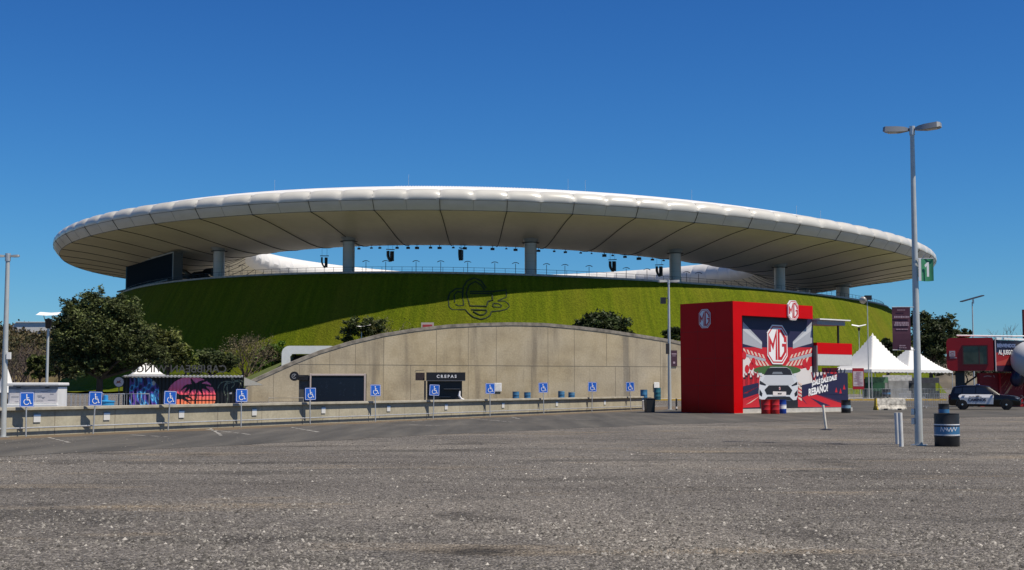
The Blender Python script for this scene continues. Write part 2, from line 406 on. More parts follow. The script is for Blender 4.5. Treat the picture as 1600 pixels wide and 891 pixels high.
top = [(-1.15, 4.5), (-1.5, 4.3), (-1.9, 4.85), (-3.5, 5.35), (-6.5, 6.1), (-12, 6.7), (-25, 7.6), (-44.5, 6.8)]
b = MB(); b.grid([[rp(k, n, z) for n, z in top] for k in range(0, NK + 1, 2)]); b.build('roof_top', ROOFM, STAD, smooth=40)
sof = [(0, 0), (-2, -.2), (-6, -.7), (-11, -1.55), (-16, -2.5), (-21, -3.4), (-25, -4.0), (-28, -4.28), (-31, -4.32), (-34, -4.0), (-37, -3.4), (-40, -2.4), (-43, -1.0), (-45, .4)]
b = MB(); b.grid([[rp(k, n, z) for n, z in reversed(sof)] for k in range(0, NK + 1, 2)]); b.build('soffit', SOFM, STAD, smooth=40)
inn = [(-45, .4), (-46, 1.0), (-46.6, 2.0), (-46.8, 3.2), (-46.5, 4.6), (-45.8, 5.9), (-44.5, 6.8)]
G = []
for k in range(NK + 1):
    q = puff(k, SUB * 2); G.append([rp(k, n - .5 * q * math.sin(PI * i / 6), z) for i, (n, z) in enumerate(inn)])
b = MB(); b.grid(G); b.build('inner_fascia', mat('inner roof membrane', (.62, .61, .58), .5), STAD, smooth=30)
SEAM = mat('dark seam', (.05, .05, .04), .8)
b = MB()
for k in range(0, NK, SUB * 2): b.tube([rp(k, n, z - .05) for n, z in sof], .09, 5)
b.tube([rp(k, .0, .0) for k in range(0, NK + 1, 2)], .06, 4)
b.tube([rp(k, 1.60, 2.02) for k in range(0, NK, 1)], .05, 4)
for k in range(0, NK, SUB * 2): b.tube([rp(k, -.1, 0)] + [G_ for G_ in (rp(k, .75, 1.0), rp(k, 1.58, 2.05), rp(k, 1.3, 3.1), rp(k, .45, 4.05), rp(k, -1.0, 4.5))], .07, 4)
b.k = 1
for k in range(SUB, NK, SUB * 2): b.tube([rp(k, .02, .05), rp(k, .78, 1.0), rp(k, 1.6, 2.05), rp(k, 1.28, 3.1), rp(k, .43, 4.05), rp(k, -1.0, 4.5)], .045, 4)
b.build('panel_seam', [SEAM, mat('grey seam', (.22, .22, .21), .8)], STAD)
def near_k(px, n=0):
    return min((abs(proj(rp(k, n, 0))[0] - px), k) for k in range(NK) if RING[k][0].y < 409)[1]
for px in (427, 638, 888, 915, 1080, 1246, 1284):
    k = near_k(px, -10); p = rp(k, -10, 6.0); MB().tube([p, p + Vector((0, 0, 3.2))], .03, 5).build('roof_mast', GALV, STAD)
b = MB(); k0 = near_k(735, -8)                # a strip of louvres on the top of the roof near the middle
for i in range(-26, 27):
    p, nrm, h = RING[(k0 + i) % NK]
    for n in (-6.5, ):
        b.tube([rp(k0 + i, n, 5.9), rp(k0 + i, n - 6, 6.75 + .25)], .10, 4)
b.build('roof_louvre', WHITE, STAD)
# columns
COLM = N('steel column'); _j = COLM.math('FRACT', COLM.math('MULTIPLY', COLM.sep(2), .55)); _c = COLM.mix(COLM.ramp(_j, [(.0, 1.0), (.03, 0.0)]), (.44, .44, .425), (.22, .22, .21)); COLM.b.inputs['Metallic'].default_value = .25; COLM = COLM.done(_c, .42, .5)
def pos_near(px, n): k = near_k(px, n); return k
for px in (236, 342, 545, 831, 1055, 1218, 1329, 1314):
    n = -22 if px != 1314 else -32
    k = near_k(px, n); p = rp(k, n, 0); zt = p.z - (3.1 if px != 1314 else 3.6)
    rc_ = 1.9 if px > 1300 else 1.38; b = MB(); b.lathe([(rc_, 22.5 - zt), (rc_, -1.2), (rc_ + .2, -.6), (rc_ + 1.1, .1), (rc_ + 2.3, .45)], (0, 0, 0), 32)
    o = b.build('column', COLM, STAD, smooth=40); o.location = (p.x, p.y, zt)
    b = MB(); b.lathe([(rc_ + .03, -.12), (rc_ + .65, -.1), (rc_ + .65, 0), (rc_ + .03, .02)], (0, 0, -1.0), 24); b.build('collar', SEAM, o)
# mound: polar about its own ellipse
def mound_r(ph):
    c = ph - MR; return MA * MBb / math.hypot(MBb * math.cos(c), MA * math.sin(c))
def drop(n):
    if n <= 0: return 0
    if n < 2: return .4375 * n * n
    if n < 12: return 1.75 + (n - 2) * 1.75
    u = min(1, (n - 12) / 8); return 19.25 + 8 * 1.75 * (u - .5 * u * u)
def mound_z(x, y):
    dx, dy = x - MC.x, y - MC.y; ph = math.atan2(dy, dx); n = math.hypot(dx, dy) - mound_r(ph)
    return h_mound(ph) - drop(n), n
def mp(ph, n, dz=0):
    r = mound_r(ph) + n; return Vector((MC.x + r * math.cos(ph), MC.y + r * math.sin(ph), h_mound(ph) - drop(n) + dz))
def slope_hit(px, py):
    r = ray(px, py); t = 200.0
    while t < 420:
        p = r * t + Vector((0, 0, EYE)); z, n = mound_z(p.x, p.y)
        if p.z < z: return p
        t += .1
    return p
GR = N('mound grass')
_r = GR.t.nodes.new('ShaderNodeAttribute'); _r.attribute_name = 'slope_uv'
_v = _r.outputs['Vector']
_st = GR.noise(1.0, 5, None); 
_m = GR.t.nodes.new('ShaderNodeMapping'); GR.link(_v, _m.inputs[0]); _m.inputs['Scale'].default_value = (1.1, .16, 1)
_m2 = GR.t.nodes.new('ShaderNodeMapping'); GR.link(_v, _m2.inputs[0]); _m2.inputs['Scale'].default_value = (.09, .05, 1)
_a = GR.noise(.8, 6, _m.outputs[0]); _b2 = GR.noise(1.0, 4, _m2.outputs[0]); _fi = GR.noise(2.6, 6, rough=.7)
_c = GR.ramp(_a, [(.25, (.060, .084, .002)), (.5, (.086, .112, .003)), (.8, (.130, .146, .006))])
_c = GR.mix(GR.ramp(_b2, [(.45, 0.0), (.72, .55)]), _c, (.125, .112, .010))
_c = GR.mix(.6, _c, GR.ramp(_fi, [(.3, .2), (.7, .8)]), 'OVERLAY')
GR.bump(_fi, .9, .25)
GR = GR.done(_c, .9, .1)
ns = [-.6, 0, .5, 1, 1.5, 2, 3, 4, 5, 6, 7, 8, 9, 10, 11, 12, 13, 14, 15, 16, 18, 20, 22, 24]
NA = 720; V = []; UV = []
for i in range(NA):
    ph = 2 * PI * i / NA
    for n in ns:
        p = mp(ph, n); wob = .12 * math.sin(ph * 61 + n * .5) * min(1, max(0, n) / 4); p.z += wob; V.append(p[:]); UV.append((ph * 120, n, 0))
m_ = len(ns); Fq = [(i * m_ + j, i * m_ + j + 1, ((i + 1) % NA) * m_ + j + 1, ((i + 1) % NA) * m_ + j) for i in range(NA) for j in range(m_ - 1)]
mo = raw_mesh('grass_mound', V, Fq, GR); tag(mo, kind='structure')
mo.data.polygons.foreach_set('use_smooth', [True] * len(mo.data.polygons))
at_ = mo.data.attributes.new('slope_uv', 'FLOAT_VECTOR', 'POINT'); at_.data.foreach_set('vector', np.array(UV, np.float32).ravel())
b = MB(); b.grid([[mp(2 * PI * i / 360, n, z) for n, z in ((-.9, .02), (-.9, .38), (.12, .38), (.12, -.1))] for i in range(361)]); b.build('coping', CONC, STAD)
TERR = mat('terrace concrete', (.30, .29, .27), .9, var=.15, vscale=.5)
b = MB(); b.grid([[mp(2 * PI * i / 180, n, z) for n, z in ((-.9, .05), (-1.5, -.15), (-24, -.3), (-26, -1.5), (-60, -17))] for i in range(181)]); b.build('terrace', TERR, STAD)
# railing on the rim, within view
phs = [math.atan2(p.y - MC.y, p.x - MC.x) for p in [Vector((0, 0, 0))]]
b = MB(); a0, a1 = R(-182), R(2); k = 150; tops = []
for i in range(k + 1):
    ph = a0 + (a1 - a0) * i / k; p = mp(ph, -1.3); b.tube([p, p + Vector((0, 0, 1.5))], .045, 5); tops.append(p + Vector((0, 0, 1.5)))
b.tube(tops, .04, 5); b.tube([p - Vector((0, 0, .55)) for p in tops], .022, 4); b.tube([p - Vector((0, 0, 1.0)) for p in tops], .022, 4)
b.build('railing', DARK, STAD)
# dark stair trusses between screen and column
b = MB()
def T3(px, py, n=-14):
    ph = math.atan2(at(px, py, 330).y - MC.y, at(px, py, 330).x - MC.x)
    k_ = min((abs(proj(mp(R(-180 + j * .5), n))[0] - px), j) for j in range(0, 360))[1]
    Y = mp(R(-180 + k_ * .5), n).y; return at(px, py, Y)
for pl in ([(276, 415), (300, 432), (312, 440)], [(276, 440), (284, 432), (296, 433), (304, 428), (312, 433), (322, 436)], [(300, 440), (306, 428), (316, 427), (326, 434)], [(312, 432), (322, 423), (332, 422)], [(322, 436), (324, 424), (332, 428)]):
    b.tube([T3(x, y) for x, y in pl], .55, 6)
b.build('stair_truss', DARK, STAD)
# big screen at the left end
s0 = T3(197, 412, -3.5); s1 = T3(272, 397, -3.5)
Pb0, Pb1 = T3(197, 451, -3.5), T3(272, 440, -3.5)
d = Vector((s1.x - s0.x, s1.y - s0.y, 0)).normalized(); nn = Vector((d.y, -d.x, 0))
scr = MB(); zt = (s0.z + s1.z) / 2; zb = (Pb0.z + Pb1.z) / 2; P0 = Vector((s0.x, s0.y, 0)); P1 = Vector((s1.x, s1.y, 0))
q = [P0 + Vector((0, 0, zb)), P1 + Vector((0, 0, zb)), P1 + Vector((0, 0, zt)), P0 + Vector((0, 0, zt))]
so_ = scr.prism(q, -nn * 2.2).build('video_screen', mat('screen case', (.10, .105, .105), .9, spec=.1), STAD)
b = MB(); L = (P1 - P0).length
def SQ(u, z, o=.0): return P0 + d * u + Vector((0, 0, z)) + nn * o
b.prism([SQ(1.6, zb + .3, .03), SQ(L - 1.4, zb + .3, .03), SQ(L - 1.4, zt - .35, .03), SQ(1.6, zt - .35, .03)], nn * .05)
b.build('screen_panel', mat('unlit screen', (.006, .013, .022), .9, spec=.05), so_)
SIDEB = mat('blue side panel', (.03, .08, .12), .9, spec=.1)
b = MB(); b.prism([SQ(.2, zb + .3, .02), SQ(1.5, zb + .3, .02), SQ(1.5, zt - .35, .02), SQ(.2, zt - .35, .02)], nn * .05); b.build('side_panel', SIDEB, so_)
b = MB(); b.prism([SQ(L - 1.3, zb + .3, .02), SQ(L - .3, zb + .3, .02), SQ(L - .3, zt - .35, .02), SQ(L - 1.3, zt - .35, .02)], nn * .05)
b.build('side_panel', SIDEB, so_)
b = MB(); b.prism([SQ(0, zt - .25, .1), SQ(L, zt - .25, .1), SQ(L, zt + .05, .1), SQ(0, zt + .05, .1)], nn * .12); b.prism([SQ(L - .22, zb, .1), SQ(L + .02, zb, .1), SQ(L + .02, zt, .1), SQ(L - .22, zt, .1)], nn * .14)
b.build('frame', mat('grey frame', (.34, .36, .36), .8, spec=.2), so_)
b = MB(); b.prism([SQ(-1.5, zb - .5, -2), SQ(L + 1.5, zb - .5, -2), SQ(L + 1.5, zb - .15, -2), SQ(-1.5, zb - .15, -2)], nn * 4); b.build('platform', DARK, so_)
for u in (1, L / 2, L - 1): MB().tube([SQ(u, zb - 3.0, -1.5), SQ(u, zb - .5, -1)], .25, 6).build('support', DARK, so_)

# things on the rim: uplight lamps with a curved reflector
def rim_point(px, n):
    j = min((abs(proj(mp(R(-180 + j * .25), n))[0] - px), j) for j in range(0, 720))[1]; return mp(R(-180 + j * .25), n)
b = MB(); lm = None
lampx = [(357, 'beside the left column'), (378, None), (571, None), (604, None), (649, None), (690, None), (730, None), (774, None), (806, None), (854, None), (883, None), (919, None), (980, None), (1012, None), (1072, None), (1092, None)]
for i, (px, _) in enumerate(lampx):
    p = rim_point(px, -2.6)
    if lm is None:
        lm = thing('terrace_lamp', '', 'lamp', p, 0, 'lamps along the stadium terrace')
        b = MB(); b.tube([(0, 0, 0), (0, 0, 2.75)], .06, 6); b.build('post', DARK, lm)
        b = MB(); b.grid([[(x * .72, y, 2.7 + .26 * (1 - (x / 1.05) ** 2) + dz) for x in (-1.05, -.8, -.5, -.2, .2, .5, .8, 1.05)] for y, dz in ((-.35, 0), (.35, 0), (.35, .1), (-.35, .1), (-.35, 0))]); b.build('reflector', DARK, lm)
    else: lm_ = dup(lm, p)
    cur = lm if i == 0 else lm_
    cur['label'] = 'dark arched lamp on the stadium terrace, ' + ['just right of the leftmost visible column', 'second to the right of the leftmost column', 'just right of the second column', 'below the second speaker cluster', 'right of the second speaker cluster', 'between the second and third speaker clusters', 'right of the third speaker cluster', 'midway from third speaker cluster to middle column', 'just left of the middle column', 'just right of the middle column', 'second right of the middle column', 'third right of the middle column', 'just right of the fourth speaker cluster', 'just left of the fifth speaker cluster', 'just right of the fourth column', 'second right of the fourth column'][i]
# hanging speaker clusters
sp = None
names = ['first from the left, left of the second column', 'just right of the second column', 'between second and middle columns', 'midway between middle and fourth columns', 'just left of the fourth column']
for i, (px, py0, py1, rz) in enumerate([(507, 400, 422, .1), (610, 390, 412, .5), (720, 388, 410, 1.35), (957, 406, 428, 2.7), (1030, 414, 433, 2.75)]):
    k = near_k(px, -33); e = rp(k, -33, -4.2); Y = e.y + 2
    p = at(px, py0, Y); hgt = (at(px, py0, Y) - at(px, py1, Y)).z
    if sp is None:
        sp = thing('speaker_cluster', '', 'loudspeaker', p, rz, 'speaker clusters hanging from the roof edge')
        b = MB(); b.box((0, 0, 0), (2.1, .35, .18)); b.build('rigging_bar', BLACK, sp)
        b = MB()
        for j in range(8): b.box((.42, 0, -.55 - j * .30), (.72, .9, .26))
        b.build('straight_array', BLACK, sp)
        b = MB()
        for j in range(9):
            a = max(0, j - 3) * .20; b.box((-.62 + max(0, j - 3) ** 1.6 * .05, 0, -.5 - j * .30 + max(0, j - 5) * .03), (.42, .9, .26))
        b.build('curved_array', BLACK, sp)
        b = MB(); b.tube([(-.6, 0, .05), (-.6, 0, 4)], .03, 5); b.tube([(.6, 0, .05), (.6, 0, 4)], .03, 5); b.build('cable', BLACK, sp)
        cur = sp
    else: cur = dup(sp, p, rz)
    cur['label'] = 'black loudspeaker cluster under the roof, ' + names[i]
    cur.scale = (-1 if i > 2 else 1, 1, 1)
# floodlights clipped under the near inner roof edge
fl = None; i = 0
for px in list(range(560, 1040, 19)):
    px += random.uniform(-5, 5); k = near_k(px, -31); p = rp(k, -31, -4.6)
    if fl is None:
        fl = thing('floodlight', 'small dark floodlight clipped under the near inner edge of the ring roof', 'floodlight', p, 0, 'floodlights under the inner roof edge')
        b = MB(); b.box((0, 0, -.28), (.7, .4, .42)); b.build('housing', BLACK, fl); b = MB(); b.tube([(0, 0, -.1), (0, 0, .5)], .06, 5); b.build('bracket', BLACK, fl)
    else: dup(fl, p, random.uniform(-.6, .6)).scale = [random.uniform(.6, 1.5)] * 3
# club emblem as raised ridges in the grass, their shadow put into the dark colour
EM = thing('emblem', 'large club emblem drawn in ridges with painted-in shade on the grass mound', 'emblem', slope_hit(745, 470))
def em(px, py):
    p = slope_hit(680 + px / 8.907, 420 + py / 8.907); return p
strokes = [[(185, 505), (205, 550), (240, 575), (420, 572), (470, 630), (540, 680), (630, 705), (710, 690), (760, 655), (785, 600), (900, 590), (990, 570), (1035, 530), (1015, 490), (960, 455), (870, 450)],
           [(285, 500), (320, 520), (395, 518), (395, 480)], [(470, 480), (485, 520), (715, 525), (735, 455)], [(500, 573), (715, 578), (718, 600), (680, 640), (620, 645), (560, 615), (530, 597)],
           [(800, 530), (810, 485), (880, 490), (930, 520), (900, 540), (810, 535)], [(190, 500), (180, 420), (205, 340), (280, 285), (380, 280)],
           [(395, 480), (380, 380), (390, 260), (440, 175), (540, 130), (640, 170), (710, 270)], [(470, 470), (430, 350), (470, 230), (560, 180), (640, 230), (690, 300)], [(480, 320), (800, 320), (990, 300), (990, 400), (870, 450)], [(270, 470), (265, 370), (310, 320), (370, 330)], [(480, 345), (790, 350), (800, 440), (735, 455)]]
b = MB()
for s in strokes:
    pts = []
    for a_, c_ in zip(s[:-1], s[1:]):
        for j in range(3): pts.append((a_[0] + (c_[0] - a_[0]) * j / 3, a_[1] + (c_[1] - a_[1]) * j / 3))
    pts.append(s[-1]); b.tube([em(*p) for p in pts], .19, 6)
o = b.build('ridge', mat('emblem ridge shadow', (.012, .022, .006), .95), EM); o.matrix_parent_inverse = Matrix.Translation(EM.location).inverted()

# ------------------------------------------------------------------ helpers for things in place
def bw(mb, name, m, root, par=None, **k):    # parts drawn in world space, stored about the root
    l = root.location; mb.v = [(p[0] - l[0], p[1] - l[1], p[2] - l[2]) for p in mb.v]
    return mb.build(name, m, par or root, **k)
def face_cam(p): return -math.atan2(p.x, p.y)
ZV = Vector((0, 0, 1))

# ------------------------------------------------------------------ arched retaining wall and berm
AY = 165.0
top_px = [(384, 600), (400, 592), (420, 583), (460, 565), (500, 549), (550, 534), (600, 522), (650, 514), (700, 508.5), (750, 506), (800, 505), (850, 506), (900, 510.5), (950, 516.5), (1000, 524), (1050, 532), (1100, 543), (1150, 560), (1195, 583), (1215, 597)]
AROT = R(22); AN = Vector((math.sin(AROT), -math.cos(AROT), 0)); AT = Vector((math.cos(AROT), math.sin(AROT), 0)); A0 = Vector((0, AY, 0))
def aw(px, py, off=0.0): return onplane(px, py, A0 + AN * off, AN)
def AP(x, off, z): return A0 + AT * x + AN * off + ZV * z
tp = [aw(x, y) for x, y in top_px]
dense = []
for a_, c_ in zip(tp[:-1], tp[1:]):
    for j in range(4): dense.append(a_.lerp(c_, j / 4))
dense.append(tp[-1])
C_ = N('stained concrete'); _v = C_.map((.5, .5, .045)); _d1 = C_.noise(1.1, 5, _v); _blot = C_.noise(.35, 6); _fi = C_.noise(5, 8, rough=.7); _big = C_.noise(.10, 3)
_c = C_.ramp(_blot, [(.3, (.29, .235, .148)), (.5, (.39, .325, .212)), (.72, (.46, .392, .27))])
_c = C_.mix(C_.ramp(_big, [(.4, 0.0), (.7, .45)]), _c, (.33, .31, .27))
_c = C_.mix(C_.ramp(_d1, [(.54, 0.0), (.70, .65)]), _c, (.165, .14, .105))
_x = C_.sep(0); _s1 = C_.math('LESS_THAN', C_.math('ABSOLUTE', C_.math('SUBTRACT', _x, C_.math('ADD', 15.1, C_.math('MULTIPLY', _fi, .5)))), .38)
_c = C_.mix(C_.math('MULTIPLY', _s1, .4), _c, (.17, .16, .14))
_c = C_.mix(.4, _c, C_.ramp(_fi, [(.3, .3), (.7, .7)]), 'OVERLAY'); C_.bump(_fi, .3, .05); STAINED = C_.done(_c, .92, .2)
AW = thing('retaining_wall', 'long arched concrete retaining wall in front of the grass mound', 'wall', (0, AY, 0), AROT)
dense = [Vector(((p - A0).dot(AT), 0, p.z)) for p in dense]       # in the wall's own frame
b = MB(); b.prism([Vector((dense[0].x, 0, -.1))] + dense + [Vector((dense[-1].x, 0, -.1))], (0, .6, 0)); b.build('wall_body', STAINED, AW)
b = MB(); b.grid([[p + Vector((0, -.06, -.28)), p + Vector((0, -.06, .1)), p + Vector((0, .7, .1)), p + Vector((0, .7, -.28))] for p in dense])
b.build('coping', mat('weathered coping', (.20, .18, .15), .95, var=.45, vscale=1.2, stretch=(1, 1, 1)), AW)
b = MB(); JM = mat('joint', (.20, .175, .135), .95)
def topz(x):
    for p, q in zip(dense[:-1], dense[1:]):
        if p.x <= x <= q.x: return p.z + (q.z - p.z) * (x - p.x) / (q.x - p.x)
    return 0
zj = aw(800, 571.5).z
xs = [p.x for p in dense if p.z > zj + .2]
b.box(((xs[0] + xs[-1]) / 2, -.004, zj), (xs[-1] - xs[0], .03, .035))
for i, px in enumerate(range(428, 1200, 43)):
    x = (aw(px + random.uniform(-4, 4), 571) - A0).dot(AT); tz = topz(x) - .3
    if tz > zj + .4 and i % 4 != 1: b.box((x, -.004, (tz + zj + .02) / 2), (.028, .03, tz - zj - .06))
    x += random.choice([0, 0, 1.2])
    if tz > 1: b.box((x, -.004, min(tz, zj - .02) / 2), (.024, .03, min(tz, zj - .02)))
b.build('joint', JM, AW)
b = MB(); G = []
for p in dense: G.append([AP(p.x, -.55, max(0, p.z - .45)), AP(p.x, -14, max(0, p.z - .5)), AP(p.x * 1.02, -40, -.1)])
b.grid(G); tag(b.build('grass_berm', mat('berm grass', (.07, .09, .008), .95, var=.35, vscale=1.5, bump=.6, bscale=8)), kind='structure')
# notices on the arched wall
for i, (px, py, wpx, hpx, lb) in enumerate([(778, 605, 12, 13, 'white notice board on the arched concrete wall, right of the crepe kiosk'), (1026, 603, 9, 11, 'white notice board on the arched concrete wall above the teal barrel')]):
    p = aw(px, py, .12); s = p.y / F; t = thing('notice_board', lb, 'notice board', p, AROT, 'notices on the arched wall')
    MB().box((0, 0, 0), (wpx * s, .06, hpx * s)).build('board', WHITE, t); MB().box((0, -.04, .02), (wpx * s * .8, .015, hpx * s * .8)).build('sheet', mat('paper', (.6, .6, .58), .8, var=.12, vscale=5), t)
p = aw(1053, 560, .1); t = thing('wall_banner', 'small dark maroon banner on the arched wall beside the slim lamp post', 'banner', p, AROT)
MB().box((0, 0, 0), (.9, .06, 2.0)).build('cloth', mat('maroon banner', (.035, .008, .022), .6), t)
b = MB(); b.box((0, -.04, .55), (.7, .01, .12)); b.box((0, -.04, .3), (.5, .01, .06)); b.box((0, -.04, -.55), (.3, .01, .25)); b.build('lettering', mat('banner print', (.30, .22, .27), .7), t)
p = aw(668, 509, -2); t = thing('berm_sign', 'small red sign with a pale frame on top of the arched wall', 'sign', (p.x, p.y, topz((p - A0).dot(AT)) - .5))
z = p.z - t.location.z; MB().box((0, 0, z), (1.5, .08, .75)).build('frame', mat('pale frame', (.5, .42, .38), .6), t); MB().box((0, -.05, z - .08), (1.15, .02, .42)).build('panel', mat('red panel', (.40, .05, .05), .5), t)
for s in (-.5, .5): MB().box((s, .07, z / 2), (.06, .05, z)).build('post', GALV, t)
# white portal behind the wall
PY = aw(480, 562, -5).y; p0 = at(440, 562, PY); p1 = at(528, 562, PY); zt = at(440, 540.5, PY).z
t = thing('tunnel_portal', 'white rounded portal frame rising behind the left of the arched wall', 'portal', (p0.x, PY, 0))
Wd = p1.x - p0.x; o_ = [(0, 0)] + [(.9 - .9 * math.cos(a), zt - .9 + .9 * math.sin(a)) for a in np.linspace(0, PI / 2, 7)] + [(Wd - .9 + .9 * math.sin(a), zt - .9 + .9 * math.cos(a)) for a in np.linspace(0, PI / 2, 7)] + [(Wd, 0)]
b = MB(); k = 14; I = [(1.0, 0), (1.0, zt - 1.3), (1.25, zt - .95), (Wd - 1.25, zt - .95), (Wd - 1.0, zt - 1.3), (Wd - 1.0, 0)]
b.prism([Vector((x, 0, z)) for x, z in o_ + I[::-1]], (0, 3.0, 0)); b.build('frame', WHITE, t, smooth=30)
MB().box((Wd / 2, 2.9, (zt - 1) / 2), (Wd - 2, .1, zt - 1)).build('inner_wall', DARK, t)

# ------------------------------------------------------------------ low concrete wall of the car park
FW = thing('concrete_wall', 'low grey concrete wall with a jutting cap along the car park', 'wall', W0, math.atan2(WD.y, WD.x))
LW = (W1 - W0).length + 2.2; XL = -14.0
fc_ = N('low wall concrete'); _b = fc_.noise(.6, 6); _f = fc_.noise(6, 8, rough=.7); _v2 = fc_.noise(1.0, 5, fc_.map((.8, .8, .12)))
_c = fc_.ramp(_b, [(.3, (.27, .25, .185)), (.55, (.36, .33, .248)), (.75, (.41, .38, .285))]); _c = fc_.mix(fc_.ramp(_v2, [(.58, 0.0), (.72, .4)]), _c, (.19, .175, .15)); _c = fc_.mix(.4, _c, fc_.ramp(_f, [(.3, .3), (.7, .7)]), 'OVERLAY'); fc_.bump(_f, .3, .02); FWM = fc_.done(_c, .92, .2)
MB().box(((XL + LW) / 2, .15, .405), (LW - XL, .3, .87)).build('wall_body', FWM, FW)
MB().box(((XL + LW) / 2, .08, .895), (LW - XL + .04, .42, .105)).build('cap', mat('cap concrete', (.34, .315, .25), .9, var=.2, vscale=2, bump=.2, bscale=20), FW, bevel=.012)
b = MB(); b.tube([(XL, -.10, .27), (LW, -.10, .27)], .028, 8); b.build('pipe_rail', GALV, FW)
b = MB(); x = XL + 1
while x < LW: b.tube([(x, -.0, .27), (x, -.10, .27)], .015, 6); x += 2.4
b.build('rail_bracket', GALV, FW)
b = MB(); x = XL + 1.6
while x < LW: b.box((x, -.001, .41), (.022, .012, .82)); x += 2.9
b.build('joint', JM, FW)
def wall_x(px, off):                         # parameter along the wall whose point (offset off in front) is seen at px
    lo, hi = -5.0, LW + 5
    for _ in range(50):
        m_ = (lo + hi) / 2; q = W0 + WD * m_ + WN * off
        if proj((q.x, q.y, 0))[0] < px: lo = m_
        else: hi = m_
    return lo
SIGNS = [(41, 613, 'in front of the white kiosk'), (146, 612, 'in front of the big tree'), (263, 611, 'between the blue waves and pink sun'), (377, 608, 'right of the mural container'), (485, 606, 'left of the shuttered container'), (587, 601, 'right of the shuttered container'), (677, 601, 'in front of the crepe kiosk'), (766, 599, 'beside the wall notice board'), (850, 598, 'between the two pairs of blue barrels'), (925, 597, 'right of all blue barrels'), (986, 597, 'at the shaded wall end')]
for i, (px, pt, where) in enumerate(SIGNS):
    q = W0 + WD * wall_x(px, .42) + WN * .42; zt = at(px, pt, q.y).z; s = (23 - 8.5 * (px - 41) / 945) * q.y / F
    t = thing('accessible_parking_sign', 'blue parking sign ' + where, 'parking sign', q, face_cam(q) + R(26) + random.uniform(-.05, .05), 'blue accessible parking signs along the low wall'); t.rotation_euler[0] = random.uniform(-.03, .03); t.rotation_euler[1] = random.uniform(-.035, .035)
    MB().tube([(0, .03, 0), (random.uniform(-.015, .015), .03, zt - .05)], .025, 8).build('post', GALV, t)
    zc = zt - s / 2
    def rr(h, rad): return [(sx * (h - rad) + rad * math.cos(a), sy * (h - rad) + rad * math.sin(a)) for sx, sy, a0 in ((1, 1, 0), (-1, 1, PI / 2), (-1, -1, PI), (1, -1, 1.5 * PI)) for a in np.linspace(a0, a0 + PI / 2, 4)]
    b = MB(); b.prism([Vector((x, 0, zc + z)) for x, z in rr(s / 2, s * .07)], (0, .012, 0)); b.k = 1
    f3 = lambda v, l=0: Vector((v[0] * s, -.004 - l * .0016, zc + v[1] * s))
    ol = rr(.47, .06); il = rr(.445, .045)
    for a_ in range(len(ol)): b.face([f3(ol[a_]), f3(ol[(a_ + 1) % len(ol)]), f3(il[(a_ + 1) % len(il)]), f3(il[a_])])
    b.face([f3(v, 1) for v in circ(-.03, .31, .05, 12)])
    add_strip(b, [(-.03, .24), (.0, -.02), (.17, -.02), (.245, -.27), (.32, -.25)], .055, lambda v: f3(v, 2)); add_strip(b, [(-.015, .12), (.14, .12)], .045, lambda v: f3(v, 3))
    add_strip(b, [(-.04 + .185 * math.cos(a), -.15 + .185 * math.sin(a)) for a in np.linspace(R(115), R(335), 14)], .045, lambda v: f3(v, 4))
    b.build('panel', [BLUE, SIGNW], t)
    u = wall_x(px + (20 if i else 16), .02); pl = W0 + WD * u + WN * .02
    t2 = thing('wall_placard', 'white placard on the low wall, by the sign ' + where, 'placard', (pl.x, pl.y, .58), FW.rotation_euler[2], 'placards fixed to the low concrete wall')
    MB().box((0, -.004, 0), (.31, .016, .27)).build('plate', mat('plate white', (.58, .58, .56), .5), t2); MB().box((0, -.015, .1), (.31, .006, .08)).build('blue_band', mat('faded blue', (.10, .17, .30), .5), t2)

# ------------------------------------------------------------------ barrels
def drum(label, loc, cols, r=.29, h=.88, group=None, name='barrel', band=None):
    t = thing(name, label, 'barrel', loc, random.uniform(0, 6) if not band else 0, group)
    pr = [(r * .97, 0), (r, .015)]
    for z in (.30, .62): pr += [(r, h * z - .03), (r * 1.035, h * z), (r, h * z + .03)]
    pr += [(r, h - .015), (r * 1.02, h - .006), (r * 1.02, h), (r * .93, h), (r * .92, h - .02), (0.001, h - .02)]
    b = MB(); b.lathe(pr, seg=28)
    b.build('drum', cols, t, smooth=35)
    if band:
        b = MB(); b.grid([[(r * 1.012 * math.cos(a), r * 1.012 * math.sin(a), z) for a in np.linspace(0, 2 * PI, 41)] for z in (band[0] * h, band[1] * h)]); b.build('band', band[2], t, smooth=60)
    return t
BLU_D = mat('faded blue drum', (.03, .13, .25), .5, var=.25, vscale=4); BLK_D = mat('black drum', (.012, .013, .015), .5, var=.3, vscale=6); RED_D = mat('red drum', (.45, .012, .014), .4, var=.12, vscale=4); TEAL_D = mat('teal drum', (.012, .10, .13), .5, var=.2, vscale=4)
for px, py, lb in ((806, 612, 'leftmost of four'), (824, 613, 'second of four'), (877, 611, 'third of four'), (893, 613, 'rightmost of four')):
    p = aw(px, 600, 1.2); drum(f'blue barrel by the arched wall, {lb}', (p.x, p.y, 0), BLU_D, .40, at(px, py, p.y).z, 'blue barrels by the arched wall', band=(.88, .96, mat('pale blue band', (.2, .33, .42), .5)) if px in (877, 893) else None)
p = at(1027, 606, 154); drum('teal barrel standing alone below the white notice board', (p.x, 154, .15), TEAL_D, .39, p.z - .15)
p = at(1006, 609, 140); drum('blue barrel behind the shaded end of the low wall', (p.x, 140, 0), BLU_D, .36, p.z)
p = gnd(1480, 697.5); bd = drum('large black barrel with a blue label band beside the tall lamp post', (p.x, p.y, 0), BLK_D, .33, .885, band=(.36, .66, mat('blue label', (.04, .15, .30), .4, var=.15, vscale=4)))
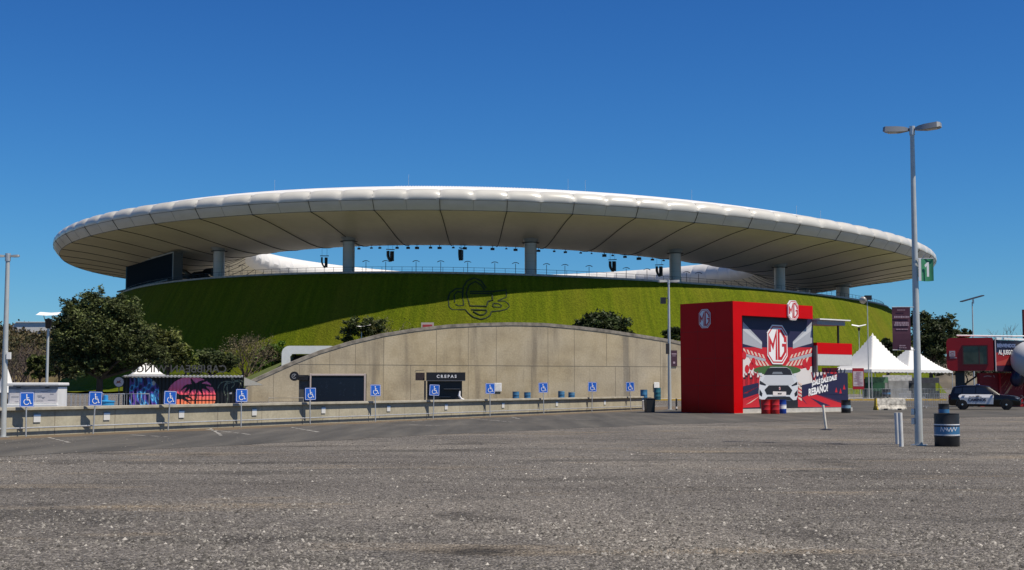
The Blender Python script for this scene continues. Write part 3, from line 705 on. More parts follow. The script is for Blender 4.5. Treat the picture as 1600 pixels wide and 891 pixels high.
b = MB(); zz = [(-.27, -.05), (-.25, .06), (-.19, -.05), (-.16, .05), (-.10, -.03), (-.10, .05), (-.05, -.05), (0, .05), (.03, -.05), (.09, .06), (.13, -.03), (.2, .07)]
add_strip(b, zz, .015, lambda v: Vector((.3395 * math.sin(v[0] / .34), -.3395 * math.cos(v[0] / .34), .885 * .52 + v[1])))
b.build('lettering', SIGNW, bd)
b = MB()
for z in (.352, .668): b.grid([[(.336 * math.cos(a), .336 * math.sin(a), .885 * z + dz) for a in np.linspace(0, 2 * PI, 41)] for dz in (-.012, .012)])
b.build('white_edge', SIGNW, bd)
p = gnd(1475, 652); drum('dark barrel behind the large black barrel', (p.x, p.y, 0), BLK_D, .28, at(1475, 631, p.y).z, band=(.3, .6, mat('blue label', (.04, .15, .30), .4)))
p = gnd(1322, 645.5); drum('black barrel with a pale band at the right end of the red booth', (p.x, p.y, 0), BLK_D, .29, .80, band=(.38, .6, mat('pale blue band', (.2, .33, .42), .5)))
p = gnd(1385, 624); drum('dark barrel near the grey bin and the crowd barriers', (p.x, p.y, .2), BLK_D, .55, 1.15, band=(.4, .6, mat('blue label', (.04, .15, .30), .4)))
for px, c, lb in ((1197, RED_D, 'left of the two red barrels at the foot of the car mural'), (1210.5, RED_D, 'right of the two red barrels at the foot of the car mural')):
    p = gnd(px, 647); drum(lb, (p.x, p.y, 0), c, .285, .86)
p = gnd(1222, 646.5); drum('blue and white barrel at the foot of the car mural', (p.x, p.y, 0), mat('bright blue drum', (.01, .05, .30), .4), .26, .84, band=(.35, .66, WHITE))
p = gnd(163, 634); pd = at(165, 632, 58); t = thing('water_tank', 'light blue plastic bucket with a lid behind the wall by the big tree', 'bucket', (pd.x, 58, 0))
MB().lathe([(.30, 0), (.36, .95), (.38, .97), (.38, 1.02), (.1, 1.05), (.1, 1.25), (.001, 1.27)], seg=20).build('body', mat('light blue plastic', (.04, .28, .55), .4), t, smooth=35)
p = gnd(1015, 645); t = thing('wheeled_bin', 'black wheeled bin in the shade at the end of the low wall', 'bin', (p.x, p.y, 0), .2)
MB().box((0, 0, .44), (.52, .55, .8), taper=1.12).build('body', BLACK, t, bevel=.02); MB().box((0, 0, .88), (.62, .66, .07)).build('lid', BLACK, t, bevel=.02); MB().tube([(-.25, .3, .86), (-.25, .42, .92), (.25, .42, .92), (.25, .3, .86)], .02, 6).build('handle', BLACK, t)
p = gnd(1006, 641); t = thing('bollard', 'short white post beside the black wheeled bin', 'bollard', (p.x, p.y, 0)); MB().lathe([(.13, 0), (.13, .65), (.11, .68), (.001, .68)], seg=16).build('post', WHITE, t, smooth=30)
p = gnd(1057, 641.5); t = thing('bollard', 'short dark post between the slim lamp post and the red booth', 'bollard', (p.x, p.y, 0)); MB().lathe([(.06, 0), (.06, .8), (.001, .82)], seg=12).build('post', DARK, t, smooth=30); MB().lathe([(.063, .12), (.063, .26)], seg=12).build('stripe', WHITE, t)
# leaning and paired white bollards in front
p = gnd(1291, 672); t = thing('bollard', 'thin leaning white post on a dark base plate in the car park', 'bollard', (p.x, p.y, 0)); h = .93
MB().tube([(0, 0, .02), (-.10, .02, h)], .047, 12).build('post', mat('worn white post', (.62, .58, .50), .6, var=.15, vscale=5), t, smooth=40); MB().lathe([(.22, 0), (.22, .02), (.06, .05), (.001, .05)], seg=16).build('base_plate', BLACK, t)
for px, py, lb in ((1402.5, 694, 'left white post of the pair beside the tall lamp post'), (1408.5, 698, 'right white post of the pair beside the tall lamp post')):
    p = gnd(px, py); t = thing('bollard', lb, 'bollard', (p.x, p.y, 0), 0, 'pair of white posts'); MB().tube([(0, 0, 0), (-.02, 0, at(px, 645, p.y).z)], .06, 14).build('post', mat('grey white post', (.60, .60, .58), .5, var=.1, vscale=4), t, smooth=40)

# ------------------------------------------------------------------ lamp posts
def shoebox(sgn, L=.72):                     # tapered street light head, arm along +x*sgn
    b = MB(); st = [(.10, .07, -.03, .05), (.22, .10, -.05, .09), (.42, .19, -.07, .10), (.78, .19, -.06, .11), (.86, .13, -.04, .09)]
    b.grid([[(sgn * x, -w_, z0), (sgn * x, w_, z0), (sgn * x, w_ * .8, z1), (sgn * x, -w_ * .8, z1), (sgn * x, -w_, z0)] for x, w_, z0, z1 in st])
    x, w_, z0, z1 = st[-1]; b.face([(sgn * x, -w_, z0), (sgn * x, w_, z0), (sgn * x, w_ * .8, z1), (sgn * x, -w_ * .8, z1)])
    return b
def lens(sgn): return MB().box((sgn * .60, 0, -.072), (.30, .26, .02))
def lamp_post(label, loc, H, r0, r1, rz, tilt=(.0, .0), scale=1.0, heads=(1, -1)):
    t = thing('street_lamp', label, 'lamp post', loc, rz)
    b = MB(); b.tube([(0, 0, 0), (0, 0, H * .5), (0, 0, H)], [r0, (r0 + r1) / 2, r1], 12); b.build('pole', POLE, t, smooth=40)
    b = MB(); b.box((0, 0, .012), (r0 * 3.4, r0 * 3.4, .025)); b.build('base_plate', GALV, t)
    b = MB(); b.tube([(0, 0, H - .15), (0, 0, H + .1)], r1 * 1.35, 12); b.build('pole_top', GALV, t)
    for s_, ti in zip(heads, tilt):
        hd = shoebox(s_).build('lamp_head', mat('lamp housing', (.30, .31, .31), .5, .3), t, smooth=25); hd.location = (0, 0, H); hd.rotation_euler = (0, -s_ * ti, 0); hd.scale = (scale,) * 3
        lens(s_).build('lens', mat('lamp lens', (.5, .5, .46), .2), hd)
    return t
p = gnd(1436, 696); H = at(1421.5, 203, p.y).z
L1 = lamp_post('tall pale street lamp with two heads and a green flag in the car park', (p.x, p.y, 0), H, .112, .058, R(-30), (.06, .06), .92); L1.rotation_euler[0] = 0
for z, s_ in ((.92, .10), (.66, .09)): MB().box((-.13, -.05, z), (.09, .10, .17)).build('junction_box', GALV, L1, bevel=.01)
b = MB(); b.tube([(.06, 0, 5.1), (.2, -.02, 5.12), (.26, -.02, 5.24)], .012, 6); b.build('hook', GALV, L1)
PX0 = p
# flag with the number 1
fp = at(1432, 422, p.y); t = thing('flag', 'green flag with a white number 1 on the tall street lamp', 'flag', (fp.x, p.y - .1, fp.z))
s = p.y / F; fw, fh = 24 * s, 35 * s
G = [[(.02 + fw * u, -.03 * math.sin(u * 5 + 1), fh / 2 - fh * v - .015 * math.sin(u * PI)) for u in np.linspace(0, 1, 13)] for v in np.linspace(0, 1, 7)]
b = MB(); b.grid(G); b.k = 1; b.face([(.02, -.035, fh / 2), (.09, -.04, fh / 2), (.09, -.04, -fh / 2), (.02, -.035, -fh / 2)]); b.build('cloth', [mat('green flag', (.035, .22, .11), .6, var=.15, vscale=9), SIGNW], t, smooth=60)
b = MB(); xo = .02 + fw * .55; b.prism([Vector((xo + x * .1, -.062, z * .2)) for x, z in ((-.15, -1), (.45, -1), (.45, 1), (.0, 1), (-.75, .62), (-.6, .28), (-.15, .5))], (0, .006, 0)); b.build('number', SIGNW, t)
b = MB(); b.tube([(-.02, 0, fh / 2), (fw + .02, 0, fh / 2)], .012, 6); b.build('arm', GALV, t)
# maroon banner on the lamp
q0 = at(1393.5, 480, p.y - .12); q1 = at(1423.5, 547, p.y - .12); t = thing('lamp_banner', 'dark maroon banner with pale lettering hanging on the tall street lamp', 'banner', ((q0.x + q1.x) / 2, p.y - .12, (q0.z + q1.z) / 2))
bw_, bh = q1.x - q0.x, q0.z - q1.z
b = MB(); b.grid([[(-bw_ / 2 + bw_ * u, .01 * math.sin(v * 7), bh / 2 - bh * v) for u in (0, .25, .5, .75, 1)] for v in np.linspace(0, 1, 9)]); b.build('cloth', mat('maroon cloth', (.060, .014, .034), .65, var=.12, vscale=5), t)
b = MB(); yv = -.016
def tl(z, w_, h_, n): 
    x = -w_ / 2
    while x < w_ / 2: 
        l = random.uniform(.02, .05); b.box((x + l / 2, yv, z), (l, .004, h_ * random.uniform(.7, 1))); x += l + .010
for z, w_, h_ in ((.43, .22, .025), (.27, .40, .06), (.13, .36, .06), (.08, .4, .06), (-.02, .3, .03), (-.40, .14, .04), (-.45, .16, .03)): tl(z * bh, w_, h_, 0)
b.build('lettering', mat('banner print', (.42, .33, .37), .7), t)
b = MB(); b.tube([(-bw_ / 2, 0, bh / 2), (bw_ / 2 + .12, .05, bh / 2)], .012, 6); b.build('arm', GALV, t); b = MB(); b.tube([(-bw_ / 2, 0, -bh / 2), (bw_ / 2 + .12, .05, -bh / 2)], .012, 6); b.build('arm', GALV, t)
p = gnd(1046.5, 640.5); L2 = lamp_post('slim two headed street lamp between the arched wall and the red booth', (p.x, p.y, 0), at(1046, 440, p.y).z, .13, .07, R(8), (.03, .0), .9)
MB().box((-.14, -.06, at(1043, 545, p.y).z), (.22, .16, .75)).build('junction_box', DARK, L2)
zz_ = at(1037, 468, p.y).z; b = MB(); b.tube([(0, 0, zz_ + .1), (-.45, -.1, zz_ + .05)], .03, 6); b.build('bracket', DARK, L2); MB().box((-.45, -.15, zz_ - .1), (.34, .25, .45)).build('spotlight', BLACK, L2)
p = gnd(4.5, 683.5); L3 = lamp_post('white street lamp at the left edge standing against the low wall', (p.x, p.y, 0), at(9, 401, p.y).z, .10, .065, R(5), (.05, .05), .42)
MB().box((.13, -.05, at(13, 556, p.y).z), (.12, .12, .22)).build('junction_box', WHITE, L3)
def slim_lamp(name, label, px, top, Y, zb, rz, kind, W=1.2):
    p = at(px, top, Y); t = thing(name, label, 'lamp post', (p.x, Y, zb), rz); h = p.z - zb
    b = MB(); b.tube([(0, 0, 0), (0, 0, h - .25)], [.075, .055], 10); b.build('pole', POLE, t, smooth=40)
    if kind == 'reflector':
        MB().lathe([(.10, -.75), (.14, -.7), (.16, -.35), (.2, -.3), (.001, -.28)], (0, 0, h), 14).build('lamp_head', BLACK, t, smooth=40)
        b = MB(); b.grid([[(x, y, h - .06 + (.20 if W > .8 else .03) * (abs(x) / W) + y * .18) for x in (-W, -W * .5, 0, W * .5, W)] for y in (-.55, 0, .55)]); b.v += []; b.build('reflector', WHITE, t)
        for q_ in (-1, 1): MB().tube([(.15 * q_, 0, h - .4), (q_ * .5 * W, 0, h - .05)], .02, 5).build('stay', GALV, t)
    elif kind == 'spot':
        MB().tube([(-.55, -.1, h - .1), (.5, .1, h - .1)], .05, 6).build('crossarm', DARK, t)
        MB().lathe([(.42, -.3), (.45, -.1), (.3, .2), (.12, .4), (.001, .42)], (0, 0, 0), 16, Matrix.Translation((-.55, -.3, h - .2)) @ Matrix.Rotation(R(70), 4, 'X')).build('spotlight', mat('spot housing', (.4, .39, .36), .4, .3), t, smooth=40)
        MB().box((.1, 0, h + .05), (.8, .5, .55)).build('spotlight', BLACK, t)
    elif kind == 'solar':
        MB().prism([Vector((-1.1, -.3, h - .28)), Vector((1.1, -.3, h + .32)), Vector((1.1, .35, h + .36)), Vector((-1.1, .35, h - .24))], (0, 0, .09)).build('solar_panel', DARK, t)
        MB().box((.1, 0, h - .2), (.12, .12, .4)).build('bracket', GALV, t)
    return t
slim_lamp('reflector_lamp', 'slim lamp post with a white reflector beside the big tree', 76, 489, 66, 0, .15, 'reflector', .5)
slim_lamp('reflector_lamp', 'lamp with tilted white reflector wings on the arched wall beside a shrub', 565, 509, aw(565, 509, -3).y, 5.0, -.1, 'reflector', 1.15)
slim_lamp('spotlight_mast', 'thin mast with round spotlights in front of the left white tent', 1355, 466, 166, 0, 0, 'spot')
slim_lamp('reflector_lamp', 'lamp with a pale reflector behind the left white tent', 1342, 509, 196, 0, -.3, 'reflector', 1.0)
slim_lamp('solar_lamp', 'thin lamp post with a tilted dark solar panel above the red pavilion', 1519, 468, 132, 0, .1, 'solar')
p = gnd(1597, 618); t = thing('flagpole', 'thin red pole at the right edge behind the red pavilion', 'pole', (at(1599, 480, 150).x, 150, 0)); MB().tube([(0, 0, 0), (0, 0, at(1599, 484, 150).z)], .16, 8).build('post', mat('red pole', (.16, .01, .01), .5), t)

# ------------------------------------------------------------------ pavement on the right
Yk = gnd(1200, 626).y
b = MB(); x0, x1 = at(1012, 626, Yk).x, at(1478, 626, Yk).x
b.box(((x0 + x1) / 2, Yk + 14, .075), (x1 - x0, 28, .15)); tag(b.build('pavement', mat('pavement concrete', (.34, .32, .29), .9, var=.15, vscale=1)), kind='structure')
b = MB(); b.box(((x0 + x1) / 2, Yk - .13, .09), (x1 - x0, .25, .19)); tag(b.build('kerb', mat('yellow kerb paint', (.50, .32, .035), .8, var=.3, vscale=2.2)), kind='structure')

# ------------------------------------------------------------------ food kiosks behind the low wall
def frame_at(pxl, pxr, Y, rz=0.0):            # base point and width of a front seen between two pixels
    a = at(pxl, 600, Y); d = Vector((math.cos(rz), math.sin(rz), 0)); n = Vector((d.y, -d.x, 0)); e = onplane(pxr, 600, Vector((a.x, a.y, 0)), n)
    return Vector((a.x, a.y, 0)), (Vector((e.x, e.y, 0)) - Vector((a.x, a.y, 0))).length
# white kiosk
rz = R(4); p, Wk = frame_at(12, 92, 53, rz); t = thing('food_kiosk', 'small white food kiosk with faded posters at the left end of the wall', 'kiosk', p, rz); H = at(50, 598, 53).z
KW = mat('kiosk white', (.72, .72, .70), .5, var=.06, vscale=3)
MB().box((Wk / 2, .7, (H - .16) / 2), (Wk - .06, 1.35, H - .16)).build('body', KW, t)
MB().box((Wk / 2, .68, H - .06), (Wk + .08, 1.55, .12)).build('roof', KW, t, bevel=.03)
MB().box((Wk / 2, .0, H - .19), (Wk - .08, .04, .12)).build('fascia', mat('grey fascia', (.22, .22, .22), .5), t)
for u in (.22, .78): MB().box((Wk * u, -.03, H - .19), (.16, .03, .04)).build('vent', BLACK, t)
MB().box((Wk / 2, -.05, .78), (Wk + .02, .14, .34)).build('counter', KW, t, bevel=.02)
PAP = mat('faded poster', (.58, .56, .57), .6, var=.08, vscale=2)
for u, w_ in ((.28, .48), (.75, .44)):
    o = MB().box((Wk * u, .008, 1.28), (Wk * w_, .02, .58)).build('poster', PAP, t); b = MB()
    for k in range(9): b.box((Wk * u + random.uniform(-.3, .3) * Wk * w_, -.006, 1.28 + random.uniform(-.24, .24)), (random.uniform(.08, .3), .004, random.uniform(.01, .025)))
    b.build('lettering', mat('faded print', (.30, .30, .32), .7), o)
# black container with the tropical mural
rz = R(11); p, Wk = frame_at(192, 381, 80, rz); t = thing('mural_container', 'black corrugated food container painted with blue waves, a pink sunset and palms', 'container', p, rz); H = at(190, 588, 80).z
MB().box((Wk / 2, 1.3, H / 2), (Wk, 2.4, H)).build('body', BLACK, t)
nx, nz = 200, 64
def bez(a, c, d, n=14): return [((1 - t_) ** 2 * a[0] + 2 * t_ * (1 - t_) * c[0] + t_ * t_ * d[0], (1 - t_) ** 2 * a[1] + 2 * t_ * (1 - t_) * c[1] + t_ * t_ * d[1]) for t_ in np.linspace(0, 1, n)]
U, Vv = np.meshgrid((np.arange(nx) + .5) / nx, (np.arange(nz) + .5) / nz)      # v downwards; picture coords from the photo (x 60..1530, y 225..700)
PXm = 60 + U * 1470; PYm = 225 + Vv * 475
col = np.zeros((nz, nx, 3)) + np.array([.010, .010, .012])
def near(pts, rad):
    d = np.full(PXm.shape, 1e9)
    for x, y, *r_ in pts:
        d = np.minimum(d, np.hypot(PXm - x, PYm - y) - (r_[0] if r_ else rad))
    return d < 0
wv = (PXm > 140) & (PXm < 490 - 110 * np.clip((330 - PYm) / 100, 0, 1))
ph_ = np.sin(PXm * .035 + 2.2 * np.sin(PYm * .017) + PYm * .006) + .5 * np.sin(PXm * .09 - PYm * .02)
for lo, hi, c in ((-9, -.7, (.010, .015, .09)), (-.7, -.1, (.13, .07, .38)), (-.1, .35, (.04, .15, .55)), (.35, .8, (.12, .48, .85)), (.8, 9, (.015, .06, .22))):
    k_ = wv & (ph_ >= lo) & (ph_ < hi); col[k_] = c
sun_ = np.hypot((PXm - 885) / 300, (PYm - 480) / 265) < 1
g = np.clip((PYm - 240) / 420, 0, 1)[..., None]
cs = np.where(g < .45, np.array([.92, .26, .55]) * (1 - g / .45) + np.array([.92, .11, .18]) * (g / .45), np.array([.92, .11, .18]) * (1 - (g - .45) / .55) + np.array([.95, .36, .03]) * ((g - .45) / .55))
col[sun_] = cs[sun_]
K = np.array([.010, .010, .012])
fr = []
for e, c in (((760, 400), (820, 300)), ((800, 440), (850, 320)), ((1120, 420), (1060, 330)), ((1030, 470), (1010, 360)), ((1090, 270), (1000, 260)), ((880, 240), (900, 290)), ((860, 440), (890, 350)), ((1180, 360), (1060, 300))):
    L_ = bez((940, 350), c, e); fr += [(x, y, 26 * (1 - i / 14) + 5) for i, (x, y) in enumerate(L_)]
for e, c in (((580, 520), (660, 420)), ((620, 600), (660, 480)), ((900, 510), (830, 440)), ((880, 570), (800, 480)), ((690, 420), (720, 440))):
    fr += [(x, y, 20 * (1 - i / 14) + 6) for i, (x, y) in enumerate(bez((745, 480), c, e))]
fr += [(945 + 6 * math.sin(y * .02), y, 11) for y in range(350, 640, 8)] + [(760, y, 9) for y in range(480, 620, 8)]
col[near(fr, 10)] = K
for y_ in (452, 520): col[(np.abs(PYm - y_) < 7) & sun_ & (PXm > 800)] = K
fl_ = []
for e, c in (((1210, 370), (1240, 240)), ((1300, 450), (1240, 300)), ((1420, 270), (1340, 180)), ((1500, 330), (1480, 250)), ((1290, 340), (1310, 260)), ((1530, 290), (1470, 230)), ((1380, 360), (1440, 300))): fl_ += bez((1400, 290), c, e, 18)
fl_ += [(1330 + 5 * math.sin(y * .03), y) for y in range(330, 640, 8)]
col[near(fl_, 6)] = (.20, .24, .17)
rs = np.random.default_rng(3).random((nz, nx))
low_ = (PYm > 560) & (PXm > 1200) & (PXm < 1500) & (rs > .55) & (np.sin(PXm * .12) > -.2); col[low_] = (.30, .36, .33)
col[(np.hypot((PXm - 430) / 18, (PYm - 300) / 30) < 1)] = (.6, .6, .62); col[np.hypot(PXm - 1370, PYm - 430) < 14] = (.7, .7, .72)
col[(PXm > 1420) & (PYm > 420) & (rs > .5)] = (.02, .04, .22)
pr = []
for j in range(nz + 1):
    for i in range(nx + 1):
        pr.append((Wk * i / nx, .06 + .028 * max(-.8, min(.8, 1.6 * math.sin(2 * PI * i / nx * 33))), (H - .06) * (1 - j / nz)))
Fm = [(j * (nx + 1) + i, (j + 1) * (nx + 1) + i, (j + 1) * (nx + 1) + i + 1, j * (nx + 1) + i + 1) for j in range(nz) for i in range(nx)]
raw_mesh('mural_panel', pr, Fm, attr_mat('mural paint', .45, .4), t, col.reshape(-1, 3))
b = MB(); b.grid([[(Wk * i / 320 - .05, y, H + .02 + .02 * math.sin(i * .62) + z) for i in range(321)] for y, z in ((-.25, -.02), (2.4, .05))]); b.grid([[(Wk * i / 320 - .05, -.25, H - .01 + .02 * math.sin(i * .62) + z) for i in range(321)] for z in (-.055, 0)]); b.build('roof_sheet', mat('zinc sheet', (.36, .36, .36), .5, .4), t)
text('lettering', 'CARIBBEAN WINGS', .62, mat('letter steel', (.06, .06, .06), .5), t, (Wk * .46, .1, H + .42), (1, 0, 0), (0, 0, 1), .04, .006, sx=-1.0)
b = MB(); b.box((Wk * .46, .12, H + .12), (Wk * .86, .03, .03)); b.build('letter_rail', DARK, t)
o = MB().prism([Vector((Wk + .02, -.2, H - .05)), Vector((Wk + .02, -.2, H - .55)), Vector((Wk + 1.15, -.6, H - .52))], (0, 1.8, -.02)).build('awning', mat('cream awning', (.68, .64, .52), .7), t)
p2 = at(186, 597, 78); t2 = thing('round_sign', 'small round white sign at the left end of the mural container', 'sign', p2, R(5)); MB().lathe([(.30, 0), (.30, .06), (.001, .06)], seg=24, M=Matrix.Rotation(R(90), 4, 'X')).build('rim', BLACK, t2); MB().lathe([(.27, 0), (.27, .02), (.001, .02)], seg=24, M=Matrix.Translation((0, -.06, 0)) @ Matrix.Rotation(R(90), 4, 'X')).build('face', mat('sign face', (.62, .55, .55), .5), t2)
b = MB(); b.face([(x * .22, -.085, z * .22 - .03) for x, z in ((-.8, -.3), (-.4, .2), (-.6, .5), (0, .35), (.5, .7), (.35, .1), (.8, -.2), (.1, -.1))]); b.build('motif', mat('motif red', (.30, .08, .05), .6), t2); MB().tube([(0, .02, -.3), (0, .02, -p2.z)], .03, 6).build('post', DARK, t2)
# dark shuttered container
rz = R(4); p, Wk = frame_at(484, 571, 112, rz); t = thing('shuttered_container', 'dark navy shuttered food container with a pale rounded frame', 'container', p, rz); H = at(500, 584, 112).z
MB().box((Wk / 2, 1.25, H / 2), (Wk, 2.3, H - .02)).build('body', mat('charcoal body', (.03, .032, .035), .5, var=.2, vscale=2), t)
MB().box((Wk / 2, -.0, H / 2 - .1), (Wk - .3, .25, H - .5)).build('shutter', mat('navy shutter', (.004, .007, .016), .3), t)
PF = mat('pale frame', (.5, .49, .46), .4, .3)
for x_ in (.06, Wk - .06): MB().box((x_, .02, H / 2), (.13, .3, H)).build('frame', PF, t, bevel=.03)
MB().box((Wk / 2, .02, H - .10), (Wk - .24, .3, .16)).build('frame', PF, t, bevel=.03)
b = MB()
for i in range(60): b.box((random.choice([.3, .55, .62, .8, .2]) * Wk + random.uniform(-.1, .1), -.128, random.uniform(.9, H - .6)), (.02, .004, .03))
b.build('print', mat('dim print', (.06, .09, .15), .6), t)
MB().prism([Vector((-.9, .2, 0)), Vector((-.02, .2, 0)), Vector((-.02, .2, H - .15)), Vector((-.9, .2, H - .25))], (0, 2.2, 0)).build('side_panel', mat('grey side', (.075, .077, .075), .6, var=.2, vscale=3), t)
MB().box((-.55, .1, H - .32), (.9, .25, .42)).build('side_box', BLACK, t)
p2 = at(460, 588, 111.5); t2 = thing('round_sign', 'round black sign with a grey emblem beside the dark shuttered container', 'sign', p2, 0); MB().lathe([(.38, 0), (.38, .12), (.001, .12)], seg=24, M=Matrix.Rotation(R(90), 4, 'X')).build('disc', BLACK, t2); b = MB(); add_strip(b, [(.18 * math.cos(a), .18 * math.sin(a)) for a in np.linspace(.6, 5.6, 14)], .05, lambda v: Vector((v[0], -.125, v[1]))); add_strip(b, [(-.05, -.05), (.08, .12)], .07, lambda v: Vector((v[0], -.128, v[1]))); b.build('emblem', mat('grey emblem', (.3, .31, .32), .5), t2); MB().tube([(.2, .05, 0), (.8, .2, 0)], .03, 6).build('bracket', DARK, t2)
pr_ = at(420, 622, 104); e_ = at(474, 622, 104); t = thing('handrail', 'pale metal handrail left of the dark shuttered container', 'railing', (pr_.x, 104, 0)); z_ = pr_.z
b = MB(); b.tube([(0, 0, 0), (0, 0, z_), (e_.x - pr_.x, 0, z_), (e_.x - pr_.x, 0, 0)], .035, 8); b.tube([(0, 0, z_ * .55), (e_.x - pr_.x, 0, z_ * .55)], .02, 6); b.build('rail', mat('pale rail', (.45, .43, .38), .5, .3), t)
# crepe kiosk
rz = R(3); p, Wk = frame_at(666, 727, 120, rz); t = thing('food_kiosk', 'black crepe kiosk with white lettering in front of the arched wall', 'kiosk', p, rz); H = at(690, 582, 120).z; z1 = at(690, 595, 120).z
MB().box((Wk / 2 - .1, 1.3, z1 / 2), (Wk - .35, 2.2, z1)).build('body', BLACK, t)
MB().box((Wk / 2, -.05, (H + z1) / 2), (Wk, .3, H - z1)).build('sign_board', BLACK, t)
b = MB(); b.box((Wk / 2, -.21, z1 - .01), (Wk, .02, .035)); b.build('trim', mat('thin trim', (.22, .22, .23), .4), t)
text('lettering', 'C R E P A S', .36, SIGNW, t, (Wk * .52, -.205, (H + z1) / 2), (1, 0, 0), (0, 0, 1), .006, .012)
MB().box((-.55, .5, (H + z1) / 2), (.8, .9, H - z1 - .05)).build('side_board', mat('brown board', (.035, .022, .020), .6, var=.4, vscale=8), t)
MB().box((-.12, 1.2, z1 / 2), (.14, 2.0, z1)).build('side_panel', mat('grey panel', (.06, .062, .065), .5), t)
MB().box((Wk * .66, -.12, z1 - .72), (Wk * .42, .5, .05)).build('shelf', mat('steel shelf', (.16, .16, .17), .4, .6), t)
MB().box((Wk * .42, -.1, z1 - 1.42), (Wk * .4, .35, .05)).build('counter', mat('dark counter', (.03, .04, .06), .3), t)
b = MB(); b.tube([(Wk - .48, -.25, z1 - .9), (Wk - .55, -.27, z1 - 1.3), (Wk - .35, -.26, z1 - 1.6), (Wk - .1, -.25, z1 - 1.65)], [.07, .12, .1, .06], 8); b.build('wrapped_pipe', SIGNW, t, smooth=50)
b = MB(); b.tube([(-1.0, .1, H + .02), (-.95, .1, H + .16), (-.2, .1, H + .2)], .025, 5); b.build('bracket', DARK, t)
# white tents behind the big tree and at the far left
def tent(name, label, pxl, pxr, Y, eave_py, peak_py, rz, group=None, pk=1.9, legs=True):
    c = at((pxl + pxr) / 2, 600, Y); W_ = (at(pxr, 600, Y) - at(pxl, 600, Y)).x / (abs(math.cos(rz)) + abs(math.sin(rz))); h = W_ / 2
    ze = at(800, eave_py, Y).z; zp = at(800, peak_py, Y).z
    t = thing(name, label, 'tent', (c.x, Y, 0), rz, group); n = 33; b = MB(); G = []
    for i in range(n):
        row = []
        for j in range(n):
            u, v = -1 + 2 * i / (n - 1), -1 + 2 * j / (n - 1); d_ = max(abs(u), abs(v))
            row.append((h * u, h * v, ze + (zp - ze) * (1 - d_) ** pk))
        G.append(row)
    b.grid(G); b.build('canopy', TENT, t, smooth=25)
    b = MB(); m_ = 48; rowa = []; rowb = []
    for sd_ in range(4):
        for k in range(m_):
            u = -1 + 2 * k / m_; x, y = [(u, -1), (1, u), (-u, 1), (-1, -u)][sd_]; rowa.append((h * x, h * y, ze)); rowb.append((h * x * 1.004, h * y * 1.004, ze - .30 - .10 * abs(math.sin(k * PI / 4))))
    b.grid([rowa, rowb], wrap=True); b.build('valance', TENT, t)
    if legs:
        for x, y in ((-1, -1), (1, -1), (1, 1), (-1, 1)): MB().tube([(h * x * .985, h * y * .985, 0), (h * x * .985, h * y * .985, ze)], .05, 8).build('leg', GALV, t)
    return t
tent('small_tent', 'small white tent half hidden behind the big tree', 196, 262, 90, 586, 560, R(20), pk=1.3)
tA = tent('event_tent', 'left of the two white peaked event tents, with the taller peak', 1302, 1428, 178, 578, 520, R(28), 'white peaked event tents', pk=1.45)
tB = tent('event_tent', 'right of the two white peaked event tents, partly behind the tall lamp', 1366, 1482, 197, 579, 540, R(24), 'white peaked event tents', pk=1.45)
p = at(10, 577, 62); t = thing('parasol', 'folded white parasol at the left edge behind the white kiosk', 'parasol', (p.x, 62, 0)); MB().lathe([(.42, 1.35), (.36, 1.5), (.22, 2.0), (.06, p.z + .02), (.001, p.z + .04)], seg=10).build('cloth', TENT, t, smooth=20); MB().tube([(0, 0, 0), (0, 0, 1.5)], .03, 8).build('pole', GALV, t)

# ------------------------------------------------------------------ red show booth with the car mural
c0 = gnd(1147, 646.8); uD = Vector((.763, .646, 0)).normalized(); vD = Vector((-uD.y, uD.x, 0)); nD = -vD     # nD: out of the front
BT = thing('exhibition_booth', 'tall glossy red exhibition booth with octagonal badges and a car mural', 'booth', c0)
e = onplane(1271, 560, c0, nD); WB = (Vector((e.x, e.y, 0)) - c0).length
lft = onplane(1063.5, 560, c0, uD); DB = (Vector((lft.x, lft.y, 0)) - c0).dot(vD)
HB = onplane(1147, 470.5, c0, nD).z
def B3(u, v, z): return c0 + uD * u + vD * v + ZV * z
def bbox(u0, u1, v0, v1, z0, z1, name, m, par=None, **k):
    b = MB(); b.prism([B3(u0, v0, z0), B3(u1, v0, z0), B3(u1, v1, z0), B3(u0, v1, z0)], (0, 0, z1 - z0)); return bw(b, name, m, BT, par, **k)
REC = .42; hz = onplane(1200, 495, c0, nD).z; jw = (onplane(1160, 560, c0, nD) - c0).dot(uD)
bbox(0, .14, 0, DB, .03, HB, 'side_wall', RED)
bbox(.143, jw, 0, REC + .1, .03, HB - .003, 'front_jamb', RED)
bbox(jw + .003, WB, 0, REC + .4, hz, HB - .006, 'header', RED)
bbox(.143, WB - .05, REC + .45, DB, .03, HB - .15, 'back_wall', RED)
bbox(.0, WB + 3.0, -.05, REC + 1.3, -.02, .028, 'plinth', CONC)
b = MB()
for z in (1.7, 3.35, 5.0): b.prism([B3(-.004, .03, z), B3(-.004, DB - .03, z), B3(-.004, DB - .03, z + .012), B3(-.004, .03, z + .012)], uD * .01)
for v in (DB * .33, DB * .66): b.prism([B3(-.003, v, .1), B3(-.003, v + .012, .1), B3(-.003, v + .012, HB - .1), B3(-.003, v, HB - .1)], uD * .01)
bw(b, 'panel_joint', mat('dark red joint', (.10, .002, .004), .6), BT)
